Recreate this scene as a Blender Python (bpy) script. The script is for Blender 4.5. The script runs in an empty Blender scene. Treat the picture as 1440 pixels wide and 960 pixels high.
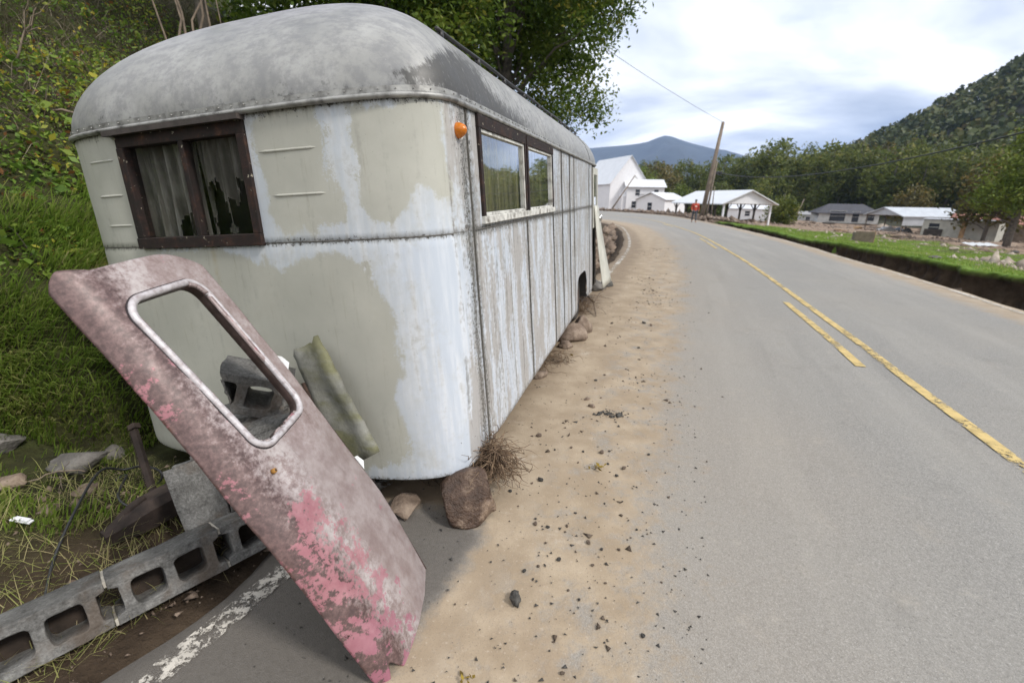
import bpy, bmesh, math, random
import numpy as np
from mathutils import Vector, Matrix, noise as mnoise
random.seed(7); RNG = np.random.default_rng(7)
S = bpy.context.scene
COL = S.collection

# ------------------------------------------------------------------ camera
F_PX, PITCH, ROLL, CAM_H = 640.0, 0.3058, 0.0167, 1.68       # photo pixels (1440 wide), radians, metres
_cp, _sp = math.cos(PITCH), math.sin(PITCH)
_R0, FWD, _U0 = np.array([1., 0, 0]), np.array([0, _cp, -_sp]), np.array([0, _sp, _cp])
RGT = math.cos(ROLL) * _R0 + math.sin(ROLL) * _U0
UPV = -math.sin(ROLL) * _R0 + math.cos(ROLL) * _U0
CAM = np.array([0, 0, CAM_H])
cam = bpy.data.cameras.new('camera'); camo = bpy.data.objects.new('camera', cam); COL.objects.link(camo)
camo.matrix_world = Matrix(((RGT[0], UPV[0], -FWD[0], 0), (RGT[1], UPV[1], -FWD[1], 0), (RGT[2], UPV[2], -FWD[2], CAM_H), (0, 0, 0, 1)))
cam.sensor_fit = 'HORIZONTAL'; cam.sensor_width = 36; cam.lens = F_PX / 1440 * 36
cam.clip_start = .05; cam.clip_end = 20000
cam.dof.use_dof = True; cam.dof.focus_distance = 2.5; cam.dof.aperture_fstop = 2.0
S.camera = camo

# ------------------------------------------------------------------ light
SUN_EL, SUN_AZ = math.radians(46), math.radians(122)            # azimuth from +Y (ahead) towards +X (right)
wd = bpy.data.worlds.new('World'); S.world = wd; wd.use_nodes = True
nt = wd.node_tree; nt.nodes.clear()
def wn(t, **k):
    n = nt.nodes.new(t)
    for a, b in k.items(): setattr(n, a, b)
    return n
W_out, W_bg = wn('ShaderNodeOutputWorld'), wn('ShaderNodeBackground')
sky = wn('ShaderNodeTexSky', sky_type='NISHITA', sun_disc=False, sun_elevation=SUN_EL, sun_rotation=SUN_AZ)
tc = wn('ShaderNodeTexCoord'); sep = wn('ShaderNodeSeparateXYZ'); nt.links.new(tc.outputs['Generated'], sep.inputs[0])
def wm(op, a, b=None):
    n = wn('ShaderNodeMath', operation=op)
    for i, v in enumerate((a, b)):
        if v is None: continue
        if isinstance(v, (int, float)): n.inputs[i].default_value = v
        else: nt.links.new(v, n.inputs[i])
    return n.outputs[0]
zz = wm('ADD', wm('MAXIMUM', sep.outputs[2], 0.0), 0.16)
cmb = wn('ShaderNodeCombineXYZ')
nt.links.new(wm('DIVIDE', sep.outputs[0], zz), cmb.inputs[0]); nt.links.new(wm('DIVIDE', sep.outputs[1], zz), cmb.inputs[1])
cmb.inputs[2].default_value = 3.3
n1 = wn('ShaderNodeTexNoise'); n1.inputs['Scale'].default_value = .62; n1.inputs['Detail'].default_value = 7; n1.inputs['Roughness'].default_value = .5; n1.inputs['Distortion'].default_value = .35
nt.links.new(cmb.outputs[0], n1.inputs['Vector'])
rp = wn('ShaderNodeValToRGB'); nt.links.new(n1.outputs['Fac'], rp.inputs[0])
el = rp.color_ramp.elements
el[0].position = .38; el[0].color = (.33, .385, .49, 1)
el[1].position = .575; el[1].color = (1.16, 1.17, 1.18, 1)
e = el.new(.47); e.color = (.60, .65, .74, 1)
n2 = wn('ShaderNodeTexNoise'); n2.inputs['Scale'].default_value = .9; n2.inputs['Detail'].default_value = 6
nt.links.new(cmb.outputs[0], n2.inputs['Vector'])
rc = wn('ShaderNodeValToRGB'); nt.links.new(n2.outputs['Fac'], rc.inputs[0])
rc.color_ramp.elements[0].position = .27; rc.color_ramp.elements[0].color = (.55, .55, .55, 1)
rc.color_ramp.elements[1].position = .34; rc.color_ramp.elements[1].color = (1, 1, 1, 1)
sc_ = wn('ShaderNodeMix', data_type='RGBA', blend_type='MULTIPLY'); sc_.inputs[0].default_value = 1
nt.links.new(sky.outputs[0], sc_.inputs[6]); sc_.inputs[7].default_value = (.11, .11, .11, 1)
mx = wn('ShaderNodeMix', data_type='RGBA'); nt.links.new(rc.outputs[0], mx.inputs[0])
nt.links.new(sc_.outputs[2], mx.inputs[6]); nt.links.new(rp.outputs[0], mx.inputs[7])
nt.links.new(mx.outputs[2], W_bg.inputs[0]); W_bg.inputs[1].default_value = 1.0
nt.links.new(W_bg.outputs[0], W_out.inputs[0])
sl = bpy.data.lights.new('sun', 'SUN'); so = bpy.data.objects.new('sun', sl); COL.objects.link(so)
sl.energy = 2.2; sl.angle = math.radians(10); sl.color = (1, .96, .9)
_sd = Vector((math.sin(SUN_AZ) * math.cos(SUN_EL), math.cos(SUN_AZ) * math.cos(SUN_EL), math.sin(SUN_EL)))
so.rotation_euler = (-_sd).to_track_quat('-Z', 'Y').to_euler(); so.location = (20, 20, 40)
vs = S.view_settings; vs.view_transform = 'Standard'; vs.look = 'None'; vs.exposure = 0.48; vs.gamma = 1; vs.use_curve_mapping = False
S.cycles.use_denoising = True; S.cycles.max_bounces = 6; S.cycles.transparent_max_bounces = 12
S.cycles.volume_bounces = 1; S.cycles.caustics_reflective = False; S.cycles.caustics_refractive = False

# ------------------------------------------------------------------ pixel -> place
def ray(x, y): return (FWD * F_PX + RGT * (x - 720) - UPV * (y - 480)) / F_PX
def G(x, y, z=0.0):
    r = ray(x, y); return CAM + r * ((z - CAM_H) / r[2])
def AT(x, y, depth): return CAM + ray(x, y) * depth
def PX(P):
    d = np.asarray(P, float) - CAM; zc = d @ FWD
    return np.stack([720 + F_PX * (d @ RGT) / zc, 480 - F_PX * (d @ UPV) / zc], -1)

# ------------------------------------------------------------------ helpers
def mesh_np(name, v, f, smooth=False):
    """v (n,3); f: (m,3|4) array or list of tuples"""
    me = bpy.data.meshes.new(name)
    v = np.asarray(v, np.float32)
    if isinstance(f, np.ndarray):
        k = f.shape[1]
        me.vertices.add(len(v)); me.vertices.foreach_set('co', v.ravel())
        me.loops.add(f.size); me.loops.foreach_set('vertex_index', f.astype(np.int32).ravel())
        me.polygons.add(len(f)); me.polygons.foreach_set('loop_start', np.arange(0, f.size, k, dtype=np.int32))
        me.polygons.foreach_set('loop_total', np.full(len(f), k, np.int32))
        me.update(calc_edges=True); me.validate()
    else:
        me.from_pydata([tuple(map(float, p)) for p in v], [], f)
    if smooth: me.polygons.foreach_set('use_smooth', np.ones(len(me.polygons), bool))
    return me
def attr(me, name, vals):
    a = me.attributes.new(name, 'FLOAT', 'POINT'); a.data.foreach_set('value', np.asarray(vals, np.float32))
def link(name, me, mat=None, parent=None, loc=None, M=None):
    o = bpy.data.objects.new(name, me); COL.objects.link(o)
    if mat is not None and me is not None and not me.materials: me.materials.append(mat)
    if parent is not None: o.parent = parent
    if M is not None: o.matrix_world = M
    if loc is not None: o.location = loc
    return o
def tag(o, label, cat, group=None):
    o['label'] = label; o['category'] = cat
    if group: o['group'] = group
    return o
def struct(o): o['kind'] = 'structure'; return o
def thing(name, label, cat, M=None, group=None, loc=None, rz=0):
    o = bpy.data.objects.new(name, None); COL.objects.link(o); o.empty_display_size = .1
    if M is not None: o.matrix_world = M
    if loc is not None: o.location = tuple(float(c) for c in loc); o.rotation_euler = (0, 0, rz)
    return tag(o, label, cat, group)
def copy_tree(o, parent=None):
    c = o.copy(); COL.objects.link(c); c.parent = parent
    for ch in o.children: copy_tree(ch, c)
    return c
class MB:
    """mesh bits gathered into one mesh"""
    def __init__(s): s.v = []; s.f = []
    def add(s, v, f):
        k = len(s.v); s.v += [tuple(map(float, p)) for p in v]; s.f += [tuple(i + k for i in q) for q in f]; return s
    def box(s, lo, hi, M=None, taper=None):
        (a, b, c), (d, e, g) = lo, hi
        v = [(a, b, c), (d, b, c), (d, e, c), (a, e, c), (a, b, g), (d, b, g), (d, e, g), (a, e, g)]
        if M is not None: v = [tuple(M @ Vector(p)) for p in v]
        return s.add(v, [(3, 2, 1, 0), (4, 5, 6, 7), (0, 1, 5, 4), (1, 2, 6, 5), (2, 3, 7, 6), (3, 0, 4, 7)])
    def tube(s, pts, r, n=8, caps=True, closed=False):
        pts = [np.asarray(p, float) for p in pts]; m = len(pts)
        rr = r if hasattr(r, '__len__') else [r] * m
        base = len(s.v); ref = None
        for i, p in enumerate(pts):
            if closed: t = pts[(i + 1) % m] - pts[i - 1]
            else: t = pts[min(i + 1, m - 1)] - pts[max(i - 1, 0)]
            t = t / (np.linalg.norm(t) + 1e-12)
            if ref is None:
                ref = np.cross(t, [0, 0, 1.0]);
                if np.linalg.norm(ref) < 1e-3: ref = np.array([1., 0, 0])
            ref = ref - t * (ref @ t); ref /= (np.linalg.norm(ref) + 1e-12); b = np.cross(t, ref)
            for k in range(n):
                a = 2 * math.pi * k / n; s.v.append(tuple(p + rr[i] * (math.cos(a) * ref + math.sin(a) * b)))
        for i in range(m if closed else m - 1):
            for k in range(n):
                a0, a1 = base + i * n + k, base + i * n + (k + 1) % n; j = (i + 1) % m
                s.f.append((a0, a1, base + j * n + (k + 1) % n, base + j * n + k))
        if caps and not closed:
            s.f.append(tuple(base + k for k in reversed(range(n)))); s.f.append(tuple(base + (m - 1) * n + k for k in range(n)))
        return s
    def build(s, name, mat, parent=None, smooth=False, bevel=0, loc=None, M=None):
        me = mesh_np(name, np.array(s.v), s.f)
        bm = bmesh.new(); bm.from_mesh(me); bmesh.ops.recalc_face_normals(bm, faces=bm.faces)
        if bevel: bmesh.ops.bevel(bm, geom=bm.edges[:], offset=bevel, segments=2, affect='EDGES', profile=.5)
        bm.to_mesh(me); bm.free()
        if smooth: me.polygons.foreach_set('use_smooth', np.ones(len(me.polygons), bool))
        return link(name, me, mat, parent, loc, M)
def grid_faces(nr, nc, closed=False):
    i = np.arange(nr - 1)[:, None]; j = np.arange(nc if closed else nc - 1)[None, :]; j1 = (j + 1) % nc
    return np.stack([i * nc + j, i * nc + j1, (i + 1) * nc + j1, (i + 1) * nc + j], -1).reshape(-1, 4)
def catmull(P, step=.5):
    P = np.asarray(P, float); out = []
    for i in range(len(P) - 1):
        p0, p1, p2, p3 = P[max(i - 1, 0)], P[i], P[i + 1], P[min(i + 2, len(P) - 1)]
        n = max(2, int(np.linalg.norm(p2 - p1) / step))
        for t in np.linspace(0, 1, n, endpoint=False):
            out.append(.5 * (2 * p1 + (p2 - p0) * t + (2 * p0 - 5 * p1 + 4 * p2 - p3) * t * t + (3 * p1 - p0 - 3 * p2 + p3) * t ** 3))
    out.append(P[-1]); return np.array(out)
def vnoise(x, y, sc, seed=0):
    """cheap smooth value noise, vectorised, about -1..1"""
    x = np.asarray(x) * sc + seed * 17.3; y = np.asarray(y) * sc - seed * 9.1
    xi, yi = np.floor(x), np.floor(y); fx, fy = x - xi, y - yi; fx = fx * fx * (3 - 2 * fx); fy = fy * fy * (3 - 2 * fy)
    def h(a, b): q = np.sin(a * 127.1 + b * 311.7 + seed) * 43758.5453; return (q - np.floor(q)) * 2 - 1
    return (h(xi, yi) * (1 - fx) + h(xi + 1, yi) * fx) * (1 - fy) + (h(xi, yi + 1) * (1 - fx) + h(xi + 1, yi + 1) * fx) * fy
def fbm(x, y, sc, oct=4, seed=0):
    r = 0; a = 1
    for k in range(oct): r = r + a * vnoise(x, y, sc * 2 ** k, seed + k); a *= .5
    return r
def smst(a, b, x): t = np.clip((x - a) / (b - a), 0, 1); return t * t * (3 - 2 * t)
def polydist(q, poly):
    """signed distance of points (n,2) to a polygon, positive inside"""
    P = np.asarray(poly, float); Q = np.roll(P, -1, 0); d = np.full(len(q), 1e9); ins = np.zeros(len(q), bool)
    for a, b in zip(P, Q):
        ab = b - a; t = np.clip(((q - a) @ ab) / (ab @ ab + 1e-9), 0, 1); d = np.minimum(d, np.linalg.norm(q - a - t[:, None] * ab, axis=1))
        c = ((a[1] > q[:, 1]) != (b[1] > q[:, 1])) & (q[:, 0] < (b[0] - a[0]) * (q[:, 1] - a[1]) / (b[1] - a[1] + 1e-12) + a[0]); ins ^= c
    return np.where(ins, d, -d)

# ------------------------------------------------------------------ materials
class Mt:
    def __init__(s, name, rough=.6, metal=0., spec=.5):
        s.m = bpy.data.materials.new(name); s.m.use_nodes = True; s.t = s.m.node_tree; s.b = s.t.nodes['Principled BSDF']
        s.b.inputs['Roughness'].default_value = rough; s.b.inputs['Metallic'].default_value = metal; s.b.inputs['Specular IOR Level'].default_value = spec
        s._tc = None
    def n(s, t, **k):
        n = s.t.nodes.new(t)
        for a, b in k.items(): setattr(n, a, b)
        return n
    def put(s, v, inp):
        if isinstance(v, (int, float)): inp.default_value = v
        elif isinstance(v, tuple): inp.default_value = v if len(v) == 4 or inp.type == 'VECTOR' else (*v, 1)
        else: s.t.links.new(v, inp)
    def co(s, scale=(1, 1, 1), kind='Object', loc=(0, 0, 0)):
        if s._tc is None: s._tc = s.n('ShaderNodeTexCoord')
        m = s.n('ShaderNodeMapping'); m.inputs['Scale'].default_value = scale; m.inputs['Location'].default_value = loc
        s.t.links.new(s._tc.outputs[kind], m.inputs[0]); return m.outputs[0]
    def noise(s, scale, detail=5, vec=None, rough=.55, dist=0., col=False):
        n = s.n('ShaderNodeTexNoise'); n.inputs['Scale'].default_value = scale; n.inputs['Detail'].default_value = detail; n.inputs['Roughness'].default_value = rough; n.inputs['Distortion'].default_value = dist
        s.put(vec if vec is not None else s.co(), n.inputs['Vector']); return n.outputs['Color' if col else 'Fac']
    def vor(s, scale, vec=None, feat='F1', out='Distance'):
        n = s.n('ShaderNodeTexVoronoi', feature=feat); n.inputs['Scale'].default_value = scale; s.put(vec if vec is not None else s.co(), n.inputs['Vector']); return n.outputs[out]
    def ramp(s, fac, stops):
        n = s.n('ShaderNodeValToRGB'); s.put(fac, n.inputs[0]); el = n.color_ramp.elements
        while len(el) < len(stops): el.new(.5)
        for e, (p, c) in zip(el, stops):
            e.position = p; e.color = (c, c, c, 1) if isinstance(c, (int, float)) else (*c, 1)
        return n.outputs[0]
    def mix(s, f, a, b, mode='MIX'):
        n = s.n('ShaderNodeMix', data_type='RGBA', blend_type=mode); s.put(f, n.inputs[0]); s.put(a, n.inputs[6]); s.put(b, n.inputs[7]); return n.outputs[2]
    def ma(s, op, a, b=0.0, clamp=False):
        n = s.n('ShaderNodeMath', operation=op, use_clamp=clamp); s.put(a, n.inputs[0]); s.put(b, n.inputs[1]); return n.outputs[0]
    def step(s, x, a, b):
        n = s.n('ShaderNodeMapRange', interpolation_type='SMOOTHSTEP'); s.put(x, n.inputs[0]); n.inputs[1].default_value = a; n.inputs[2].default_value = b; return n.outputs[0]
    def at(s, name): return s.n('ShaderNodeAttribute', attribute_name=name).outputs['Fac']
    def xyz(s, k, kind='Object'):
        n = s.n('ShaderNodeSeparateXYZ'); s.put(s.co(kind=kind), n.inputs[0]); return n.outputs[k]
    def rnd(s): return s.n('ShaderNodeObjectInfo').outputs['Random']
    def col(s, c): s.put(c, s.b.inputs['Base Color']); return s
    def rough(s, r): s.put(r, s.b.inputs['Roughness']); return s
    def bump(s, h, strength=.3, dist=.01):
        n = s.n('ShaderNodeBump'); n.inputs['Strength'].default_value = strength; n.inputs['Distance'].default_value = dist; s.put(h, n.inputs['Height'])
        s.t.links.new(n.outputs[0], s.b.inputs['Normal']); return s
def simple(name, c, rough=.7, metal=0, var=.25, sc=6, bump=.2, dark=None):
    m = Mt(name, rough, metal); f = m.noise(sc, 6)
    d = dark or tuple(x * (1 - var) for x in c); l = tuple(min(1, x * (1 + var)) for x in c)
    m.col(m.ramp(f, [(.3, d), (.5, c), (.72, l)])); m.bump(m.noise(sc * 6, 4), bump, .004); return m.m
M = {}
def foliage(name, cols, trans=.25, rough=.55):
    """leaf colour picked by the per-leaf attribute 'tint'"""
    m = Mt(name, rough, 0, .3); c = m.ramp(m.at('tint'), [(i / (len(cols) - 1), k) for i, k in enumerate(cols)])
    m.col(c)
    tr = m.n('ShaderNodeBsdfTranslucent'); m.put(c, tr.inputs[0]); ms = m.n('ShaderNodeMixShader'); ms.inputs[0].default_value = trans
    out = m.t.nodes['Material Output']; m.t.links.new(m.b.outputs[0], ms.inputs[1]); m.t.links.new(tr.outputs[0], ms.inputs[2]); m.t.links.new(ms.outputs[0], out.inputs[0])
    return m.m

# ------------------------------------------------------------------ the road
LL = catmull([(-7, -14), (-3.05, -3.4), (-1.83, -.1), (-1.28, 1.19), (-1.02, 1.75), (-.55, 3.0), (.6, 6.2), (2.53, 11.57), (4.46, 17.86), (6.25, 26.1), (7.0, 32), (6.6, 38.5), (4.2, 46), (-.5, 55), (-8, 64), (-20, 74)], .3)
RL = catmull([(1.9, -14), (5.4, -2.2), (6.95, 2.6), (8.45, 7.35), (9.18, 9.59), (10.4, 13.9), (12.5, 21.5), (15.0, 33.2), (17.3, 48.7), (17.2, 58), (14, 70), (6, 82), (-6, 92), (-20, 99)], .3)
YL = catmull([(-2.6, -14), (1.9, -2.2), (2.85, .8), (3.47, 2.71), (3.86, 3.92), (4.88, 7.1), (7.05, 14.3), (9.6, 24.3), (11.1, 33), (12, 42), (11.2, 52), (8, 62), (0, 74), (-14, 85)], .3)
def xL(y): return np.interp(y, LL[:, 1], LL[:, 0])
def xR(y): return np.interp(y, RL[:, 1], RL[:, 0])
def cosL(y): return 1 / np.sqrt(1 + ((xL(y + .6) - xL(y - .6)) / 1.2) ** 2)
def cosR(y): return 1 / np.sqrt(1 + ((xR(y + .6) - xR(y - .6)) / 1.2) ** 2)
def sLeft(x, y): return (xL(y) - x) * cosL(y)          # metres left of the white edge line
def dRight(x, y): return (x - xR(y)) * cosR(y)         # metres right of the far edge line
def hgt(x, y):
    x = np.asarray(x, float); y = np.asarray(y, float)
    s, d = sLeft(x, y), dRight(x, y)
    fade = 1 - smst(20, 32, y)
    q = s - 2.25
    bank = .74 * (np.sqrt(q * q + .2) + q) / 2
    bank = 15 * np.tanh(bank / 15) * fade
    zl = -.04 + .12 * smst(.45, 1.6, s) * (1 - smst(5, 9, y)) + bank - .4 * smst(.35, .7, s) * (1 - smst(1.3, 2.1, s)) * smst(8.5, 10.5, y) * (1 - smst(26, 32, y))
    zl = zl + smst(.5, 1.2, s) * (.07 * fbm(x, y, 1.3, 4, 3) + .25 * smst(3, 8, s) * fbm(x, y, .35, 3, 5)) * fade
    lu = (x + .2379) * .28212 + (y - 2.0963) * .95929; lv = (x + .2379) * -.9569 + (y - 2.0963) * .28233      # hollow under the trailer
    inn = smst(-.45, -.1, lu) * smst(6.7, 6.3, lu) * smst(-.4, -.1, lv) * smst(2.95, 2.6, lv)
    zl = zl * (1 - inn) + np.minimum(zl, .03 - .05 * lv) * inn
    wob = .22 * fbm(x, y, .9, 3, 8) + .1 * vnoise(x, y, 4, 9)
    w_g = 2.7 - 1.6 * smst(7, 24, y) + wob * (1 - .5 * smst(10, 25, y))
    gul = smst(.18, .42, d + .1 * vnoise(x, y, 3, 4)) * (1 - smst(w_g + .12, w_g + .30, d)) * (1 - smst(36, 46, y))
    zf = .24 - .16 * smst(10, 26, y) - .085 * np.clip(d - 1, 0, 8) - .055 * np.clip(d - 9, 0, 48) + .05 * fbm(x, y, .5, 3, 2) + .25 * smst(9, 16, d) * (1 - smst(60, 120, d)) * np.abs(fbm(x, y, .35, 3, 12))
    zr = zf * smst(.1, .5, d) - .05 - gul * (1.5 + .15 * fbm(x, y, 1.2, 3, 6))
    z = np.where(s > .25, zl, np.where(d > .1, zr, -.06))
    far = smst(150, 700, np.hypot(x, y)) * (d > 0)
    return z * (1 - far) - 3.8 * far
# road sheet
ys = np.concatenate([np.arange(-14, 12, .12), np.arange(12, 40, .35), np.arange(40, 74, .7)])
nc = 70
le = xL(ys) - .30 - .06 * fbm(ys, ys * 0, 1.1, 3, 1); re = xR(ys) + .22 + .05 * fbm(ys, ys * 0, .9, 3, 2)
tt = np.linspace(0, 1, nc)
X = le[:, None] * (1 - tt) + re[:, None] * tt; Y = np.repeat(ys[:, None], nc, 1)
Z = .004 * fbm(X, Y, .8, 3, 4)
Z[:, 0] = -.09; Z[:, -1] = -.16
V = np.stack([X, Y, Z], -1).reshape(-1, 3)
road_me = mesh_np('road', V, grid_faces(len(ys), nc), True)
attr(road_me, 'sand', -sLeft(V[:, 0], V[:, 1])); attr(road_me, 'shoulder', -dRight(V[:, 0], V[:, 1]))
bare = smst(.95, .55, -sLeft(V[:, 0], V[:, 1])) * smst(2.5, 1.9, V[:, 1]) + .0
attr(road_me, 'bare', bare)  # where sand is missing; also masks the shade painted beside the van door
m = Mt('asphalt_with_sand', .85, 0, .35)
wo = m.co(kind='Object')
big = m.noise(.55, 4, wo); mid = m.noise(3.2, 6, wo, .6); fine = m.noise(38, 5, wo, .7); grit = m.noise(170, 2, wo, .6)
vx = m.n('ShaderNodeTexVoronoi'); vx.inputs['Scale'].default_value = 230; m.put(wo, vx.inputs['Vector'])
agg = m.ramp(vx.outputs['Color'], [(.1, (.155, .149, .139)), (.5, (.225, .216, .20)), (.9, (.35, .337, .315))])
asph = m.mix(.3, agg, m.ramp(fine, [(.3, (.125, .12, .112)), (.7, (.28, .269, .25))]))
asph = m.mix(m.ma('MULTIPLY', m.step(big, .35, .75), .45), asph, (.27, .25, .22))                # dried mud film
asph = m.mix(m.ma('MULTIPLY', m.step(mid, .58, .8), .3), asph, (.34, .29, .23))
cv = m.n('ShaderNodeCombineXYZ'); m.put(m.at('sand'), cv.inputs[0]); m.put(m.ma('MULTIPLY', m.xyz(1), .09), cv.inputs[1])
trk = m.noise(1.5, 6, cv.outputs[0], .6); asph = m.mix(m.ma('MULTIPLY', m.step(trk, .45, .68), .28), asph, (.35, .33, .295)); asph = m.mix(m.ma('MULTIPLY', m.step(m.noise(3.4, 5, cv.outputs[0], .6), .56, .74), .22), asph, (.13, .127, .122))
asph = m.mix(m.ma('MULTIPLY', m.step(m.noise(75, 3, wo, .8), .56, .68), .45), asph, (.45, .43, .40)); asph = m.mix(m.ma('MULTIPLY', m.step(m.noise(64, 3, wo, .8), .57, .68), .5), asph, (.085, .08, .075)); asph = m.mix(m.ma('MULTIPLY', m.step(m.noise(6.5, 7, wo, .75), .57, .68), .3), asph, (.38, .35, .30)); asph = m.mix(m.ma('MULTIPLY', m.step(m.noise(2.1, 7, wo, .7), .56, .7), .25), asph, (.14, .133, .122))
nd = m.noise(2.2, 5, wo, col=True)
vmul = m.n('ShaderNodeVectorMath', operation='SCALE'); m.put(nd, vmul.inputs[0]); vmul.inputs['Scale'].default_value = .55
vadd = m.n('ShaderNodeVectorMath', operation='ADD'); m.put(wo, vadd.inputs[0]); m.put(vmul.outputs[0], vadd.inputs[1])
cr = m.vor(.38, vadd.outputs[0], 'DISTANCE_TO_EDGE')
crm = m.ma('MULTIPLY', m.ramp(cr, [(0, 1.), (.003, 0.)]), m.step(m.noise(.5, 2, wo), .5, .62))
asph = m.mix(m.ma('MULTIPLY', crm, .0), asph, (.045, .042, .04))
sandc = m.mix(m.step(mid, .35, .7), (.285, .220, .150), (.385, .308, .220))
sandc = m.mix(m.ma('MULTIPLY', m.step(grit, .55, .72), .55), sandc, (.19, .15, .115))
sandc = m.mix(m.ma('MULTIPLY', m.step(m.noise(60, 3, wo), .62, .7), .4), sandc, (.48, .40, .32))
dmp = m.step(m.ma('ADD', m.at('sand'), m.ma('MULTIPLY', m.ma('SUBTRACT', m.noise(2.2, 6, wo, .65), .5), .9)), .62, .25); sandc = m.mix(m.ma('MULTIPLY', dmp, .6), sandc, (.17, .122, .08)); sandc = m.mix(m.ma('MULTIPLY', m.step(m.noise(1.1, 6, wo, .6), .52, .68), .4), sandc, (.25, .185, .125)); sandc = m.mix(m.ma('MULTIPLY', m.step(m.noise(2.9, 6, wo, .7), .57, .70), .55), sandc, (.46, .40, .33))
sd = m.ma('ADD', m.at('sand'), m.ma('MULTIPLY', m.ma('SUBTRACT', m.noise(1.6, 7, wo, .65), .5), 1.5))
sd = m.ma('ADD', sd, m.ma('MULTIPLY', m.ma('SUBTRACT', m.noise(14, 6, wo, .75), .5), .95))
smask = m.step(sd, 1.85, 1.35)
thin = m.step(m.noise(5, 7, wo, .7), .30, .52)
smask = m.ma('MULTIPLY', smask, m.ma('MAXIMUM', thin, m.step(m.at('sand'), 1.25, .8)))
smask = m.ma('MULTIPLY', smask, m.ma('SUBTRACT', 1.0, m.step(m.ma('ADD', m.at('bare'), m.ma('MULTIPLY', m.ma('SUBTRACT', m.noise(7, 6, wo, .7), .5), .8)), .35, .7)))
dust = m.ma('MULTIPLY', m.step(m.ma('ADD', m.at('sand'), m.ma('MULTIPLY', m.ma('SUBTRACT', big, .5), 3.)), 3.4, 1.2), .32)
asph = m.mix(dust, asph, (.34, .28, .215)); asph = m.mix(m.ma('MULTIPLY', m.step(m.ma('ADD', m.at('bare'), m.ma('MULTIPLY', m.ma('SUBTRACT', mid, .5), .7)), .25, .8), .8), asph, m.mix(fine, (.05, .045, .04), (.11, .098, .088)))  # dust, then bare asphalt with the van door's shadow painted into its colour
sh = m.step(m.ma('ADD', m.at('shoulder'), m.ma('MULTIPLY', m.ma('SUBTRACT', mid, .5), .9)), .75, .25)
allm = m.ma('MAXIMUM', smask, m.ma('MULTIPLY', sh, .85))
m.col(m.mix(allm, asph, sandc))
hb = m.ma('ADD', m.ma('MULTIPLY', vx.outputs['Distance'], m.ma('SUBTRACT', 1.0, allm)), m.ma('MULTIPLY', m.ma('ADD', m.ma('ADD', m.noise(22, 6, wo, .7), m.ma('MULTIPLY', m.noise(5.5, 5, wo, .6), 1.6)), m.ma('MULTIPLY', grit, .5)), allm))
m.bump(m.ma('ADD', hb, m.ma('MULTIPLY', allm, .9)), .4, .005)
M['road'] = m.m
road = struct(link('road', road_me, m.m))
def ribbon(name, path, w, z, mat, a=None, b=None, parent=None):
    P = np.asarray(path)
    T = np.gradient(P, axis=0); T /= np.linalg.norm(T, axis=1)[:, None]; Nn = np.stack([T[:, 1], -T[:, 0]], -1)
    cols = np.linspace(-w / 2, w / 2, 4)
    v = np.stack([np.c_[P + Nn * c, z + .004 * fbm(P[:, 0], P[:, 1], .8, 3, 4)] for c in cols], 1).reshape(-1, 3)
    me = mesh_np(name, v, grid_faces(len(P), 4)); attr(me, 'across', np.tile(np.abs(cols) / (w / 2), len(P)))
    return struct(link(name, me, mat, parent))
def paint(name, c, wear):
    m = Mt(name, .75); wo = m.co()
    f = m.ma('ADD', m.noise(26, 6, wo, .75), m.ma('MULTIPLY', m.ma('SUBTRACT', m.noise(2.5, 4, wo), .5), .7))
    keep = m.step(m.ma('SUBTRACT', f, m.ma('MULTIPLY', m.at('across'), .05)), wear - .05, wear + .05)
    m.col(m.mix(m.step(m.noise(9, 5, wo), .35, .75), c, tuple(x * .62 for x in c)))
    tr = m.n('ShaderNodeBsdfTransparent'); ms = m.n('ShaderNodeMixShader'); m.put(keep, ms.inputs[0])
    m.t.links.new(tr.outputs[0], ms.inputs[1]); m.t.links.new(m.b.outputs[0], ms.inputs[2]); m.t.links.new(ms.outputs[0], m.t.nodes['Material Output'].inputs[0])
    return m.m
M['yellow'] = paint('worn_yellow_paint', (.54, .40, .16), .385); M['white_line'] = paint('worn_white_paint', (.55, .51, .45), .47)
ribbon('yellow_line', YL[:-60], .105, .008, M['yellow'])
def off(path, o):
    T = np.gradient(path, axis=0); T /= np.linalg.norm(T, axis=1)[:, None]; return path + np.stack([T[:, 1], -T[:, 0]], -1) * o
yd = off(YL, -.30)
for y0, y1 in ((4.55, 8.0), (17.0, 22.0), (-9, -5.5), (31, 35)):
    seg = yd[(yd[:, 1] > y0) & (yd[:, 1] < y1)]; ribbon('yellow_dash', seg, .10, .008, M['yellow'])
ribbon('edge_line', LL[(LL[:, 1] > -10) & (LL[:, 1] < 44)], .11, .008, M['white_line'])
ribbon('edge_line', off(RL, -.05)[(RL[:, 1] > -10) & (RL[:, 1] < 60)], .11, .008, M['white_line'])

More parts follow.
